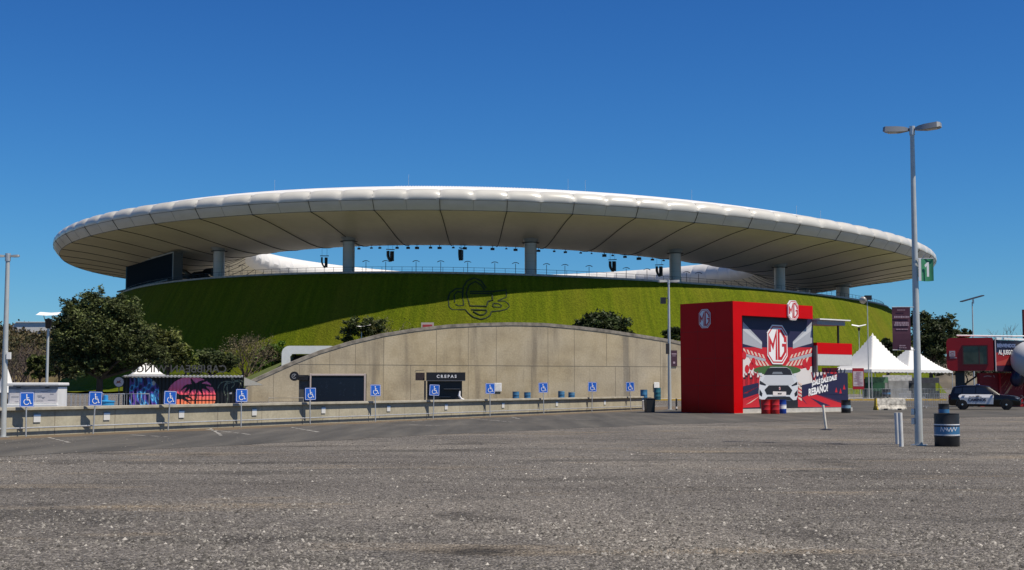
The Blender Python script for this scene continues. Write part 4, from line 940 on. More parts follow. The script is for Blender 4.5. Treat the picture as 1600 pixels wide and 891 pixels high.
# mural wall, drawn at its place from the photo's enlarged crop (z6 pixels)
M0 = c0 + vD * REC
def Z6(x, y, l=0): return onplane(1140 + x / 4.455, 460 + y / 4.455, M0, nD) + nD * (.004 * l)
bottom = Z6(300, 795).z
b = MB(); a_, c_ = Z6(70, 100), Z6(815, 100); uA, uB = (a_ - M0).dot(uD), (c_ - M0).dot(uD)
uM = (Z6(560, 300) - M0).dot(uD); uC0 = uM
def MW(u0, u1, z0, z1): return [M0 + uD * u0 + ZV * z0, M0 + uD * u1 + ZV * z0, M0 + uD * u1 + ZV * z1, M0 + uD * u0 + ZV * z1]
zc1 = Z6(700, 500).z; zc0 = Z6(700, 340).z; zw = Z6(700, 420).z; uE = (Z6(583, 300) - M0).dot(uD)
b.prism([q - nD * .012 for q in MW(uA, uE, bottom, hz + .3)], -nD * .3); bw(b, 'mural_wall', mat('navy print', (.012, .012, .045), .55), BT)
bbox(.2, uB + .1, REC - .25, REC + .5, .03, bottom - .004, 'base', mat('pale concrete', (.42, .41, .38), .9, var=.15, vscale=3))
CS = [mat('print ' + n_, c, .55) for n_, c in (('navy', (.014, .012, .05)), ('grey', (.36, .38, .42)), ('white', (.66, .62, .60)), ('red', (.50, .012, .02)), ('dark red', (.28, .008, .015)), ('green', (.05, .12, .03)), ('black', (.012, .012, .016)), ('silver', (.58, .61, .65)), ('steel', (.16, .18, .21)), ('cream', (.66, .50, .42)), ('light grey', (.50, .52, .55)))]
NAVY, GREY, WHT, RDD, DRD, GRN, BLK, SIL, STL, CRM, LGR = range(11)
mu = MB()
def P6(c, pts, l): mu.k = c; mu.face([Z6(x, y, l) for x, y in pts])
rightE = 574
P6(NAVY, [(92, 190), (rightE, 185), (rightE, 370), (92, 370)], 0)
P6(GREY, [(92, 190), (225, 330), (225, 380), (92, 345)], 1); P6(GREY, [(rightE, 190), (440, 330), (440, 378), (rightE, 340)], 1)
P6(LGR, [(92, 215), (225, 338), (225, 352), (92, 250)], 2); P6(LGR, [(rightE, 215), (440, 338), (440, 350), (rightE, 250)], 2)
P6(RDD, [(92, 370), (rightE, 370), (rightE, 520), (92, 520)], 0)
for sgn in (0, 1):                            # striped stands
    X = (lambda x: x) if not sgn else (lambda x: 666 - x)
    for k in range(6):
        xx = 92 + k * 26
        P6(CRM, [(X(xx), 376 + k * 8), (X(xx + 13), 380 + k * 8), (X(xx + 26), 412 + k * 7), (X(xx + 12), 408 + k * 7)], 1)
        P6(CRM, [(X(xx + 20), 430 + k * 7), (X(xx + 33), 434 + k * 7), (X(xx + 58), 492 + k * 2), (X(xx + 42), 490 + k * 2)], 1)
    P6(GREY, [(X(92), 408), (X(250), 450), (X(250), 468), (X(92), 432)], 2)
P6(WHT, [(92, 440), (130, 430), (170, 520), (300, 505), (420, 505), (500, 520), (574, 500), (574, 640), (92, 640)], 2)
P6(GRN, [(330 + 165 * math.cos(a), 528 + 34 * math.sin(a)) for a in np.linspace(0, 2 * PI, 24)[:-1]], 3)
for k, (x, y) in enumerate([(100, 425), (120, 520), (165, 470), (150, 500), (520, 480), (545, 500)]): P6(RDD, circ(x, y, 16, 9, ry=30), 4)
for k in range(7):                            # cheering silhouettes at the left
    x = 100 + k * 16; y = 600 - (k % 3) * 14
    P6(DRD if k % 2 else RDD, [(x - 9, 650), (x - 9, y), (x - 15, y - 34), (x - 10, y - 36), (x - 4, y - 8), (x + 4, y - 8), (x + 10, y - 38), (x + 15, y - 35), (x + 9, y), (x + 9, 650)], 5); P6(BLK if k < 4 else DRD, circ(x, y - 16, 8, 8), 6)
P6(NAVY, [(92, 640), (200, 615), (200, 690), (92, 725)], 6)
P6(RDD, [(92, 725), (215, 670), (215, 785), (92, 790)], 5); P6(RDD, [(470, 650), (574, 690), (815, 760), (815, 785), (470, 785)], 5)
for q in ([(100, 740), (210, 690), (160, 720)], [(110, 770), (212, 705), (150, 752)], [(92, 690), (200, 640), (120, 690)]): P6(CRM if q[0][0] == 110 else DRD, q, 6)
for q in ([(560, 720), (700, 775), (640, 778)], [(600, 700), (815, 770), (815, 760)], [(480, 690), (540, 770), (510, 740)]): P6(NAVY, q, 6)
for k in range(5): P6(CRM, [(476, 610 + k * 26), (500, 622 + k * 26), (502, 640 + k * 26), (478, 624 + k * 26)], 6)
# car seen from the front
P6(SIL, [(205, 600), (215, 575), (245, 560), (262, 520), (285, 507), (395, 507), (420, 524), (437, 560), (462, 578), (472, 605), (474, 700), (462, 735), (420, 740), (250, 740), (206, 728), (200, 690)], 7)
P6(BLK, [(236, 562), (262, 518), (285, 510), (396, 510), (420, 526), (434, 562)], 8); P6(STL, [(300, 540), (360, 540), (368, 556), (292, 556)], 9); P6(LGR, [(245, 566), (430, 566), (448, 612), (420, 632), (252, 630), (224, 612)], 8)
P6(SIL, [(200, 548), (222, 548), (226, 570), (206, 566)], 7); P6(SIL, [(445, 552), (466, 552), (460, 572), (442, 570)], 7)
P6(BLK, [(208, 600), (250, 628), (248, 636), (206, 626)], 9); P6(BLK, [(468, 608), (428, 634), (430, 640), (468, 630)], 9)
P6(BLK, [(240, 665), (270, 634), (405, 634), (434, 668), (418, 700), (256, 698)], 9); P6(BLK, [(206, 660), (226, 690), (222, 712), (204, 700)], 9); P6(BLK, [(470, 664), (448, 690), (452, 712), (470, 704)], 9)
P6(BLK, [(262, 712), (414, 712), (440, 738), (236, 738)], 9); P6(BLK, [(200, 728), (236, 742), (470, 742), (474, 720), (474, 790), (210, 790)], 6)
P6(WHT, [(298, 676), (390, 678), (390, 708), (298, 706)], 11)
# counter wing of the mural
zz_ = 505
P6(NAVY, [(574, 560), (806, 545), (806, 795), (574, 795)], 3)
P6(WHT, [(560, 545), (640, 540), (690, 545), (700, 570), (600, 605), (560, 640)], 4)
P6(RDD, [(640, 512), (760, 512), (740, 552), (640, 556)], 4)
for k in range(9):
    x = 585 + k * 25; y = 590 - (k * 37 % 30); c_ = NAVY if k % 3 else DRD
    P6(c_, [(x - 11, 660), (x - 11, y), (x - 20, y - 46), (x - 13, y - 48), (x - 4, y - 12), (x + 5, y - 12), (x + 14, y - 46), (x + 20, y - 42), (x + 11, y), (x + 11, 660)], 5)
P6(NAVY, [(500, 632), (806, 560), (806, 700), (574, 690), (500, 720)], 6)
for x, y in ((740, 660), (770, 668), (795, 640)): P6(RDD, [(x - 9, y + 22), (x, y - 14), (x + 9, y + 22)], 7)
mu_o = bw(mu, 'mural_print', CS, BT)
mu = MB()
# octagon badges: unit shape (half height 1)
OCT = [(.40, 1), (.80, .58), (.80, -.58), (.40, -1), (-.40, -1), (-.80, -.58), (-.80, .58), (-.40, 1)]
def badge(origin, xd, n_, hh, par, ringed=True, wx=1.0, thick=.0, root=BT):
    f = lambda v, l: origin + xd * (v[0] * hh * wx) + ZV * (v[1] * hh) + n_ * (.003 * l)
    b = MB()
    if thick: b.prism([f(v, 0) for v in OCT], -n_ * thick)
    else: b.face([f(v, 0) for v in OCT])
    b.k = 1
    s1, s2 = .93, .86
    for i in range(8):
        a_, c_ = OCT[i], OCT[(i + 1) % 8]; b.face([f((a_[0] * s1, a_[1] * s1), 1), f((c_[0] * s1, c_[1] * s1), 1), f((c_[0] * s2, c_[1] * s2), 1), f((a_[0] * s2, a_[1] * s2), 1)])
    add_strip(b, [(-.60, -.38), (-.60, .26), (-.36, -.12), (-.09, .60), (-.09, -.78)], .15, lambda v: f(v, 2))
    add_strip(b, [(.60, .14), (.60, .36), (.30, .70), (.10, .70), (.10, -.70), (.30, -.70), (.60, -.36), (.60, -.02), (.36, -.02)], .15, lambda v: f(v, 3))
    return bw(b, 'badge', [SIGNW, CS[RDD]], root, par)
ctr = Z6(330, 350, 9); badge(ctr, uD, nD, (Z6(330, 215) - Z6(330, 488)).z / 2, BT, wx=1.0, thick=.05)
ctr = onplane(1239.5, 485, c0 + nD * .12, nD); badge(ctr, uD, nD, .62, BT, thick=.1)
ctr = onplane(1101, 498, c0 - uD * .03, uD); badge(ctr, -vD, -uD, .58, BT, thick=.02)
ctr = Z6(345, 656, 12); badge(ctr, uD, nD, .10, BT)
wdir = (Z6(700, 600) - Z6(540, 640)).normalized()
up_ = wdir.cross(nD) * -1 if (wdir.cross(nD)).z < 0 else wdir.cross(nD)
for s_, q, sz in (('¡DALE DALE DALE', (655, 600), .40), ('REBAÑO!', (612, 670), .60)):
    text('lettering', s_, sz, SIGNW, BT, Z6(*q, 9) - c0, wdir, up_, .004, .022, shear=.25, sx=.82)
text('lettering', 'MG GT', .12, BLACK, BT, Z6(345, 692, 13) - c0, uD, ZV, .003, .006)
# counter fascia, grey return, canopy
u0 = (Z6(585, 300) - M0).dot(uD); u1 = (Z6(829, 300) - M0).dot(uD)
zr1, zr0, zw0 = Z6(700, 340).z, Z6(700, 418).z, Z6(700, 496).z
bbox(u0, u1, REC - .25, REC + .6, zr0 + .002, zr1, 'counter_fascia', RED); bbox(u0 + .05, u1, REC - .24, REC + .58, zw0, zr0, 'counter_shutter', mat('pale shutter', (.52, .52, .51), .5, var=.1, vscale=6, stretch=(6, 6, 1)))
bbox(uE - .1, u0 - .005, REC - .3, REC + .5, Z6(700, 545).z, zr1 - .2, 'counter_return', mat('grey return', (.13, .13, .14), .6))
b = MB(); b.prism([q - nD * .014 for q in MW(uE + .003, uB, bottom, Z6(700, 548).z)], -nD * .28); bw(b, 'counter_wall', CS[NAVY], BT)
k0, k1 = (Z6(575, 170) - M0).dot(uD), (Z6(790, 180) - M0).dot(uD); zc_ = Z6(680, 180).z
bbox(k0, k1, REC - .6, REC + 1.2, zc_ - .03, zc_ + .04, 'canopy', WHITE); bbox(k0, k1 - .35, REC - .4, REC + .9, zc_ - .34, zc_ - .034, 'canopy_box', mat('grey canopy', (.30, .30, .31), .5))
kp = (Z6(759, 250) - M0).dot(uD); bbox(kp - .05, kp + .05, REC, REC + .1, zr1 + .003, zc_ - .34, 'canopy_post', BLACK)
# small things at its foot
p = gnd(1178, 645.5); t = thing('wheel_stop', 'white kerb block with dark wedges at the left foot of the car mural', 'kerb block', p, math.atan2(uD.y, uD.x))
MB().box((0, 0, .1), (1.5, .25, .2), taper=.9).build('block', mat('white block', (.6, .58, .55), .7, var=.2, vscale=3), t)
for x in (-.05, ): MB().lathe([(.30, 0), (.24, .12), (.14, .20), (.001, .26)], (x, -.15, 0), 14).build('wedge', BLACK, t, smooth=40)

# ------------------------------------------------------------------ red pavilion on the right
RY = 112.0; a_ = at(1480, 600, RY); rl = R(-19); dl = Vector((math.cos(rl), math.sin(rl), 0)); nl = Vector((dl.y, -dl.x, 0)); A = Vector((a_.x, RY, 0))
RPV = thing('show_pavilion', 'red pavilion with an overhanging windowed box, welcome panel and a giant ball', 'pavilion', A)
def L3_(u, v, z): return A + dl * u - nl * v + ZV * z
e = onplane(1553.5, 600, A, nl); WL = (Vector((e.x, e.y, 0)) - A).length
z1 = onplane(1500, 528, A, nl).z; z0 = onplane(1500, 579.5, A, nl).z; DR = mat('deep red cladding', (.33, .006, .010), .35, var=.06, vscale=.8, spec=.4)
rad = .35; prof = [(0, z0 + rad), (.1, z0 + .1), (rad, z0), (WL - .12, z0), (WL, z0 + .12), (WL, z1 - .12), (WL - .12, z1), (rad, z1), (.1, z1 - .1), (0, z1 - rad)]
wu0, wu1 = WL * .36, WL * .86; wz0, wz1 = onplane(1520, 569, A, nl).z, onplane(1520, 541, A, nl).z
b = MB(); b.prism([L3_(u, 0, z) for u, z in prof], -nl * 3.6); bw(b, 'upper_box', DR, RPV)
b = MB(); fw_ = .09
for q in ((wu0 - fw_, wu1 + fw_, wz1, wz1 + fw_), (wu0 - fw_, wu1 + fw_, wz0 - fw_, wz0), (wu0 - fw_, wu0, wz0 + .002, wz1 - .002), (wu1, wu1 + fw_, wz0 + .002, wz1 - .002)):
    b.prism([L3_(q[0], -.005, q[2]), L3_(q[1], -.005, q[2]), L3_(q[1], -.005, q[3]), L3_(q[0], -.005, q[3])], nl * .06)
wf = bw(b, 'window', mat('window frame red', (.09, .003, .005), .5), RPV)
b = MB(); b.prism([L3_(wu0, -.004, wz0), L3_(wu1, -.004, wz0), L3_(wu1, -.004, wz1), L3_(wu0, -.004, wz1)], nl * .012)
bw(b, 'pane', mat('pane painted with trees', (.045, .050, .032), .12, var=.5, vscale=1.4), RPV, wf)  # trees showing in the glass are put into its mottled green colour
b = MB(); um = wu0 + (wu1 - wu0) * .66; b.prism([L3_(um, -.017, wz0), L3_(um + .05, -.017, wz0), L3_(um + .05, -.017, wz1), L3_(um, -.017, wz1)], nl * .012); bw(b, 'mullion', mat('window frame red', (.09, .003, .005), .5), RPV, wf)
lz = onplane(1488, 553, A, nl).z; b = MB(); b.prism([L3_(.22, -.004, lz - .22), L3_(.68, -.004, lz - .22), L3_(.68, -.004, lz + .24), L3_(.22, -.004, lz + .24)], nl * .03); b.k = 1
add_strip(b, [(.30, .0), (.38, .08), (.52, .10), (.60, .04)], .04, lambda v: L3_(v[0], -.036, lz + v[1])); add_strip(b, [(.32, -.1), (.58, -.1)], .05, lambda v: L3_(v[0], -.036, lz + v[1])); b.k = 0; b.prism([L3_(.26, -.004, lz - .36), L3_(.80, -.004, lz - .36), L3_(.80, -.004, lz - .30), L3_(.26, -.004, lz - .30)], nl * .01)
bw(b, 'badge', [mat('badge pale', (.5, .42, .42), .5), DR], RPV)
# welcome panel, angled to the right
rr_ = R(14); dr = Vector((math.cos(rr_), math.sin(rr_), 0)); nr = Vector((dr.y, -dr.x, 0)); Bp = A + dl * WL + nl * .05
def R3(px, py, l=0): return onplane(px, py, Bp, nr) + nr * (.004 * l)
PN = [mat('panel ' + n_, c, .4) for n_, c in (('navy', (.010, .014, .045)), ('red', (.30, .018, .022)), ('salmon', (.42, .06, .05)), ('plum', (.035, .012, .035)))]
b = MB(); b.prism([R3(1554, 531), R3(1660, 536), R3(1660, 585), R3(1556, 580)], -nr * .25); bw(b, 'welcome_panel', PN[0], RPV)
b = MB()
def PR(k, pts, l): b.k = k; b.face([R3(x, y, l) for x, y in pts])
PR(1, [(1554.5, 551), (1585, 552), (1660, 554), (1660, 584.5), (1556, 579.5)], 1); PR(2, [(1556, 566), (1568, 563), (1585, 555), (1600, 552.5), (1600, 562), (1580, 570), (1556, 571)], 2); PR(3, [(1556, 572), (1580, 571), (1600, 564), (1660, 564), (1660, 584), (1556, 579)], 3)
bw(b, 'panel_print', PN, RPV)
b = MB(); b.prism([R3(1556, 527.5), R3(1564, 527.5), R3(1564, 531), R3(1556, 531)], nr * .1); b.prism([R3(1567, 527.8), R3(1660, 532), R3(1660, 535), R3(1567, 530.8)], nr * .16); bw(b, 'top_trim', WHITE, RPV)
b = MB(); b.tube([L3_(.8, 1.5, z1 + .25), R3(1600, 524.5) - nr * 1.5, R3(1680, 524) - nr * 1.5], .06, 6); bw(b, 'roof_rail', WHITE, RPV)
b = MB(); b.tube([R3(1554.5, 530, 4), R3(1556, 580, 4)], .05, 6); bw(b, 'edge_trim', mat('pale edge', (.5, .45, .45), .5), RPV)
o_ = R3(1572, 540.5, 8) - A; text('lettering', 'BIENVENIDOS', .40, mat('blue print', (.16, .22, .40), .5), RPV, o_, dr, ZV, .004, .014, sx=.68)
o_ = R3(1572, 551, 8) - A; text('lettering', 'AL JUEGO!', .50, SIGNW, RPV, o_, dr, ZV, .004, .018, sx=.60)
# legs, brace and lower wall
b = MB(); q = onplane(1500, 600, A + dl * 0 - nl * 1.0, nl); uq = (q - A).dot(dl); b.prism([L3_(uq - .35, .8, 0), L3_(uq + .38, .8, 0), L3_(uq + .38, .8, z0), L3_(uq - .35, .8, z0)], -nl * .9); bw(b, 'leg', BLACK, RPV)
b = MB(); b.tube([L3_(uq + .3, 1.2, z0 - 1.15), L3_(uq + 1.9, 1.2, z0)], .07, 6); bw(b, 'brace', BLACK, RPV)
b = MB(); b.tube([L3_(uq + .45, 1.3, z0 - 1.2), L3_(uq + .6, 1.3, z0 - .7), L3_(uq + .45, 1.3, z0 - .3)], .05, 6); bw(b, 'cable', BLACK, RPV)
B2 = Bp - nr * .8
def R4(px, py, l=0): return onplane(px, py, B2, nr) + nr * (.004 * l)
g0 = Vector((R4(1531, 600).x, R4(1531, 600).y, 0)); g1 = Vector((R4(1680, 600).x, R4(1680, 600).y, 0)); zt_ = R4(1560, 582).z - .05
LOWR = N('red slatted print'); _l = LOWR.math('FRACT', LOWR.math('MULTIPLY', LOWR.sep(2), 3.2)); _c = LOWR.mix(LOWR.ramp(_l, [(.0, 1.0), (.10, 0.0)]), (.28, .012, .016), (.12, .006, .010)); LOWR = LOWR.done(_c, .5, .3)
b = MB(); b.prism([g0, g1, g1 + ZV * zt_, g0 + ZV * zt_], -nr * .4); bw(b, 'lower_wall', LOWR, RPV)
for px in (1560.5, 1600): b = MB(); g = R4(px, 600); b.prism([Vector((g.x, g.y, 0)) + nr * .005, Vector((g.x, g.y, 0)) + nr * .005 + dr * .16, Vector((g.x, g.y, zt_)) + nr * .005 + dr * .16, Vector((g.x, g.y, zt_)) + nr * .005], nr * .1); bw(b, 'post', mat('bright red post', (.50, .01, .015), .4), RPV)
b = MB(); add_strip(b, [(1537, 588.5), (1543, 587.5), (1549, 588.5)], 1.6, lambda v: R4(v[0], v[1], 3)); add_strip(b, [(1552, 586.5), (1554, 590)], 1.3, lambda v: R4(v[0], v[1], 3)); bw(b, 'lettering', mat('pale pink print', (.42, .22, .22), .5), RPV)
rs_ = random.Random(5); b = MB()
for k in range(34):                           # sparks printed on the lower wall
    x, y = 1570 + rs_.uniform(-6, 30), 612 - rs_.uniform(0, 30); l = rs_.uniform(3, 12); w_ = rs_.uniform(.25, .8); dx, dy = l * .62, -l
    b.face([R4(x, y, 3 + k * .5), R4(x + w_, y, 3 + k * .5), R4(x + dx, y + dy, 3 + k * .5)])
b.face([R4(1569, 616, 2), R4(1574, 615, 2), R4(1583, 600, 2), R4(1586, 590, 2), R4(1578, 604, 2)])
bw(b, 'spark_print', mat('spark print', (.70, .30, .16), .5), RPV)
bc = R3(1600, 563) + nr * .9; rb = 30 * bc.y / F
o = None
b = MB(); b.lathe([(max(.001, rb * math.sin(a)), -rb * math.cos(a)) for a in np.linspace(0, PI, 25)], bc, 36); bw(b, 'ball', mat('ball grey', (.46, .47, .48), .35, var=.06, vscale=.6), RPV, smooth=60)
c1 = R3(1583, 598) + nr * .4; c2 = R3(1592, 574) + nr * .4
b = MB(); d_ = (c1 - c2); b.tube([c2 + d_ * t_ for t_ in (-.2, 0, .3, .6, .9, 1.05, 1.18, 1.25)], [.5, .55, .6, .6, .55, .45, .28, .05], 16); bw(b, 'comet_tail', mat('dark streak', (.012, .010, .035), .4, var=.6, vscale=1.5, stretch=(3, 1, 1)), RPV, smooth=60)
b = MB()
for k in range(5):
    s0_ = c2 + nr * .62 + dr * (-.3 + k * .13); b.tube([s0_, s0_ + d_ * .55], .035, 5)
bw(b, 'streak', mat('pale streak', (.45, .36, .30), .5), RPV)

# ------------------------------------------------------------------ police car
pc = gnd(1540, 640.5); PCY = R(-21); CAR = thing('police_car', 'black and white police sport utility car parked in front of the red pavilion', 'car', (pc.x - .05, pc.y, 0), PCY); CAR.scale = (.96, .96, .97)
PB = mat('black car paint', (.005, .005, .006), .22, coat=.15, spec=.4); PWH = mat('white car paint', (.62, .63, .64), .25, coat=.4)
# lower body: stations x, half width, bottom z, waist z, top z
st = [(-2.50, .80, .48, .85, 1.02), (-2.46, .90, .36, .86, 1.10), (-2.30, .96, .32, .88, 1.16), (-1.6, 1.0, .30, .90, 1.16), (-.6, 1.0, .27, .90, 1.13), (.5, 1.0, .27, .90, 1.10), (1.0, .99, .28, .90, 1.10), (1.5, .97, .30, .88, 1.06), (2.0, .95, .32, .84, 1.00), (2.3, .90, .33, .78, .93), (2.45, .82, .36, .72, .82), (2.50, .70, .42, .66, .74)]
G = []
for x, w_, z0_, zw_, z1_ in st:
    G.append([(x, -w_ * .90, z0_), (x, -w_ * .97, z0_ + .08), (x, -w_, zw_ - .12), (x, -w_ * .985, zw_), (x, -w_ * .90, z1_), (x, -w_ * .5, z1_ + .035), (x, 0, z1_ + .045), (x, w_ * .5, z1_ + .035), (x, w_ * .90, z1_), (x, w_ * .985, zw_), (x, w_, zw_ - .12), (x, w_ * .97, z0_ + .08), (x, w_ * .90, z0_)])
b = MB(); b.grid(G); b.face(G[0][::-1]); b.face(G[-1])
# greenhouse with roof
cab = [(-2.36, .82, 1.10, .80, 1.12), (-2.14, .84, 1.12, .72, 1.66), (-1.6, .87, 1.12, .71, 1.745), (-.6, .88, 1.12, .72, 1.765), (.1, .87, 1.10, .70, 1.73), (.35, .87, 1.10, .68, 1.68), (1.12, .86, 1.08, .80, 1.11)]
G = [[(x, -w0_, z0_), (x, -w1_, z1_ - .05), (x, -w1_ + .07, z1_), (x, 0, z1_ + .025), (x, w1_ - .07, z1_), (x, w1_, z1_ - .05), (x, w0_, z0_)] for x, w0_, z0_, w1_, z1_ in cab]
b.grid(G); b.build('body', PB, CAR, smooth=38)
def side_y(x, z, o=.006):                    # greenhouse side surface, near side (y < 0)
    for q0, q1 in zip(cab[:-1], cab[1:]):
        if q0[0] <= x <= q1[0]:
            k = (x - q0[0]) / (q1[0] - q0[0]); w0_, z0_, w1_, z1_ = [q0[i] + (q1[i] - q0[i]) * k for i in (1, 2, 3, 4)]; z1_ -= .05
            return w0_ + (w1_ - w0_) * max(0, min(1, (z - z0_) / max(.05, z1_ - z0_))) + o
    return .85
for s_ in (-1, 1):
    for pts in ([(-2.08, 1.20), (-1.58, 1.18), (-1.52, 1.60), (-2.0, 1.56)], [(-1.50, 1.17), (-.62, 1.16), (-.60, 1.65), (-1.44, 1.62)], [(-.55, 1.16), (.52, 1.14), (.10, 1.60), (-.53, 1.65)]):
        b = MB(); f_ = [(x, s_ * side_y(x, z), z) for x, z in pts]; b.face(f_ if s_ < 0 else f_[::-1]); b.build('side_window', GLASS, CAR)
b = MB(); b.face([(.43, -.62, 1.655), (1.09, -.74, 1.135), (1.09, .74, 1.135), (.43, .62, 1.655)]); o = b.build('windshield', mat('windshield glass', (.02, .028, .04), .05, spec=.9), CAR); o.location = (.012, 0, .012)
b = MB(); b.face([(-2.17, -.6, 1.60), (-2.17, .6, 1.60), (-2.34, .66, 1.18), (-2.34, -.66, 1.18)]); o = b.build('rear_window', GLASS, CAR); o.location = (-.01, 0, .01)
for s_ in (-1, 1):
    b = MB(); pts = [(-1.62, .60), (-1.42, .44), (.62, .42), (.66, .95), (.66, 1.12), (-1.55, 1.13), (-1.72, 1.08), (-1.78, .98), (-1.72, .86)]
    b.prism([Vector((x, s_ * 1.012, z)) for x, z in [(-1.62, .60), (-1.42, .44), (.62, .42), (.66, .90), (-1.745, .90), (-1.72, .86)]], (0, -s_ * .012, 0)); b.prism([Vector((x, s_ * (1.012 - (z - .9) * .42), z)) for x, z in [(-1.745, .90), (.66, .90), (.66, 1.12), (-1.55, 1.13), (-1.72, 1.08), (-1.78, .98)]], (0, -s_ * .012, 0)); b.build('door', PWH, CAR)
    b = MB(); b.box((-.56, s_ * 1.016, .77), (.012, .008, .64)); b.build('door_gap', BLACK, CAR)
    for x in (-1.42, -.42): b = MB(); b.box((x, s_ * 1.0, 1.03), (.20, .05, .035)); b.build('handle', BLACK, CAR)
    b = MB(); b.box((.62, s_ * 1.04, 1.17), (.13, .20, .16), taper=.8); b.build('mirror', PB, CAR, bevel=.02)
    b = MB(); b.lathe([(.001, 0), (.07, .01), (.11, .05)], (0, 0, 0), 14, Matrix.Translation((2.36, s_ * .68, .80)) @ Matrix.Rotation(R(90), 4, 'Y') @ Matrix.Scale(1.0, 4)); b.box((2.18, s_ * .80, .84), (.34, .16, .10)); b.build('headlight', mat('headlight', (.75, .75, .75), .08, spec=1), CAR)
    b = MB(); b.box((-2.44, s_ * .80, .93), (.10, .16, .22)); b.build('tail_light', mat('tail light', (.25, .01, .01), .2), CAR)
    for x in (-1.52, 1.52):
        MT = Matrix.Translation((x, s_ * .86, .38)) @ Matrix.Rotation(R(90) * (1 if s_ < 0 else -1), 4, 'X')
        b = MB(); b.lathe([(.22, -.13), (.35, -.13), (.385, -.09), (.385, .12), (.36, .155), (.25, .16)], seg=28, M=MT); wh = b.build('wheel', TYRE, CAR, smooth=40)
        b = MB(); b.lathe([(.24, .145), (.20, .12), (.10, .13), (.09, .165), (.001, .17)], seg=20, M=MT); b.build('rim', mat('steel rim', (.07, .07, .075), .4, .6), wh, smooth=30)
        b = MB(); b.lathe([(.075, .16), (.06, .185), (.001, .19)], seg=14, M=MT); b.build('hub_cap', CHROME, wh, smooth=40)
        a_s = [(x + .47 * math.cos(a), .38 + .47 * math.sin(a)) for a in np.linspace(0, PI, 13)]; a_i = [(x + .40 * math.cos(a), .38 + .40 * math.sin(a)) for a in np.linspace(0, PI, 13)]
        b = MB(); b.grid([[(px_, s_ * (1.008 if abs(x) < 1.6 else 1), pz_) for px_, pz_ in q] for q in (a_s, a_i)]); b.grid([[(px_, s_ * y_, pz_) for px_, pz_ in a_i] for y_ in (1.008, .80)]); b.build('wheel_arch', BLACK, CAR)
text('lettering', 'CAMINOS', .30, mat('navy lettering', (.01, .014, .05), .5), CAR, (-.50, -1.018, .72), (1, 0, 0), (0, 0, 1), .003, .014, sx=.92); text('lettering', 'POLICÍA ESTATAL', .12, mat('navy lettering', (.01, .014, .05), .5), CAR, (-.60, -1.008, .93), (1, 0, 0), (0, 0, 1), .003, .006, sx=.95)
b = MB(); b.box((-.45, 0, 1.83), (.28, 1.15, .09), taper=.9); b.build('light_bar', mat('light bar', (.02, .03, .09), .2), CAR, bevel=.02)
b = MB(); b.box((-.45, 0, 1.79), (.2, .9, .05)); b.build('light_bar_mount', BLACK, CAR)
b = MB()
for s_ in (-1, 1): b.tube([(2.46, s_ * .42, .40), (2.66, s_ * .42, .48), (2.66, s_ * .42, .92), (2.55, s_ * .42, 1.06), (2.42, s_ * .42, .95)], .032, 8)
b.tube([(2.66, -.42, .88), (2.66, .42, .88)], .03, 8); b.tube([(2.66, -.42, .60), (2.66, .42, .60)], .03, 8)
for s_ in (-1, 1): b.tube([(2.66, s_ * .42, .88), (2.55, s_ * .80, .84), (2.40, s_ * .93, .70), (2.50, s_ * .80, .52), (2.66, s_ * .42, .55)], .026, 8)
b.build('bull_bar', DARK, CAR, smooth=40)
b = MB(); b.box((2.50, 0, .66), (.03, 1.0, .30)); b.build('grille', mat('grille', (.02, .02, .02), .4), CAR); b = MB(); b.box((2.70, 0, .52), (.01, .30, .14)); b.build('number_plate', SIGNW, CAR)

# ------------------------------------------------------------------ barriers
p = gnd(1391, 641); t = thing('concrete_barrier', 'weathered concrete road barrier with a yellow left end in the car park', 'barrier', (p.x, p.y, 0), R(12)); s = p.y / F; Lb = 50 * s
prof = [(-.30, 0), (-.30, .10), (-.16, .34), (-.09, .82), (.09, .82), (.16, .34), (.30, .10), (.30, 0)]
b = MB(); b.prism([Vector((-Lb / 2, y, z)) for y, z in prof], (Lb, 0, 0)); b.build('body', mat('whitewashed concrete', (.44, .42, .37), .9, var=.5, vscale=3.5, dark=(.16, .15, .13), bump=.4, bscale=15), t, bevel=.02)
b = MB(); b.prism([Vector((-Lb / 2 - .012, y * 1.01, z * .995 + .002)) for y, z in prof], (.10, 0, 0)); b.build('painted_end', mat('yellow paint', (.45, .33, .02), .8, var=.5, vscale=5, dark=(.08, .06, .02)), t)
for x in (-.5, .55): b = MB(); b.box((x, -.30, .06), (.30, .03, .12)); b.build('slot', BLACK, t)
def barrier_proto(L=2.2, H=1.1, n=13):
    t = thing('crowd_barrier', 'x', 'crowd barrier', (0, 0, 0), 0)
    b = MB(); b.tube([(-L / 2, 0, .16), (-L / 2, 0, H), (L / 2, 0, H), (L / 2, 0, .16), (-L / 2, 0, .16)], .024, 6); b.build('frame', GALV, t)
    b = MB()
    for i in range(1, n): x = -L / 2 + L * i / n; b.tube([(x, 0, .16), (x, 0, H)], .011, 4)
    b.build('bar', GALV, t)
    for x in (-L / 2 + .2, L / 2 - .2): MB().tube([(x, -.28, .01), (x, 0, .16), (x, .28, .01)], .02, 6).build('foot', GALV, t)
    return t
bp = barrier_proto(); first = True
def put(loc, rz, label, group, sc=1.0):
    global first
    o = bp if first else dup(bp, loc, rz); first = False
    o.location = loc; o.rotation_euler = (0, 0, rz); o['label'] = label; o['group'] = group; o.scale = (sc,) * 3
for px, w in ((1428, 'left'), (1455, 'right')): q = gnd(px, 638.5); put((q.x, q.y, 0), R(random.uniform(-8, 8)), f'{w} one of the two nearer steel crowd barriers beside the concrete road barrier', 'nearer crowd barriers')
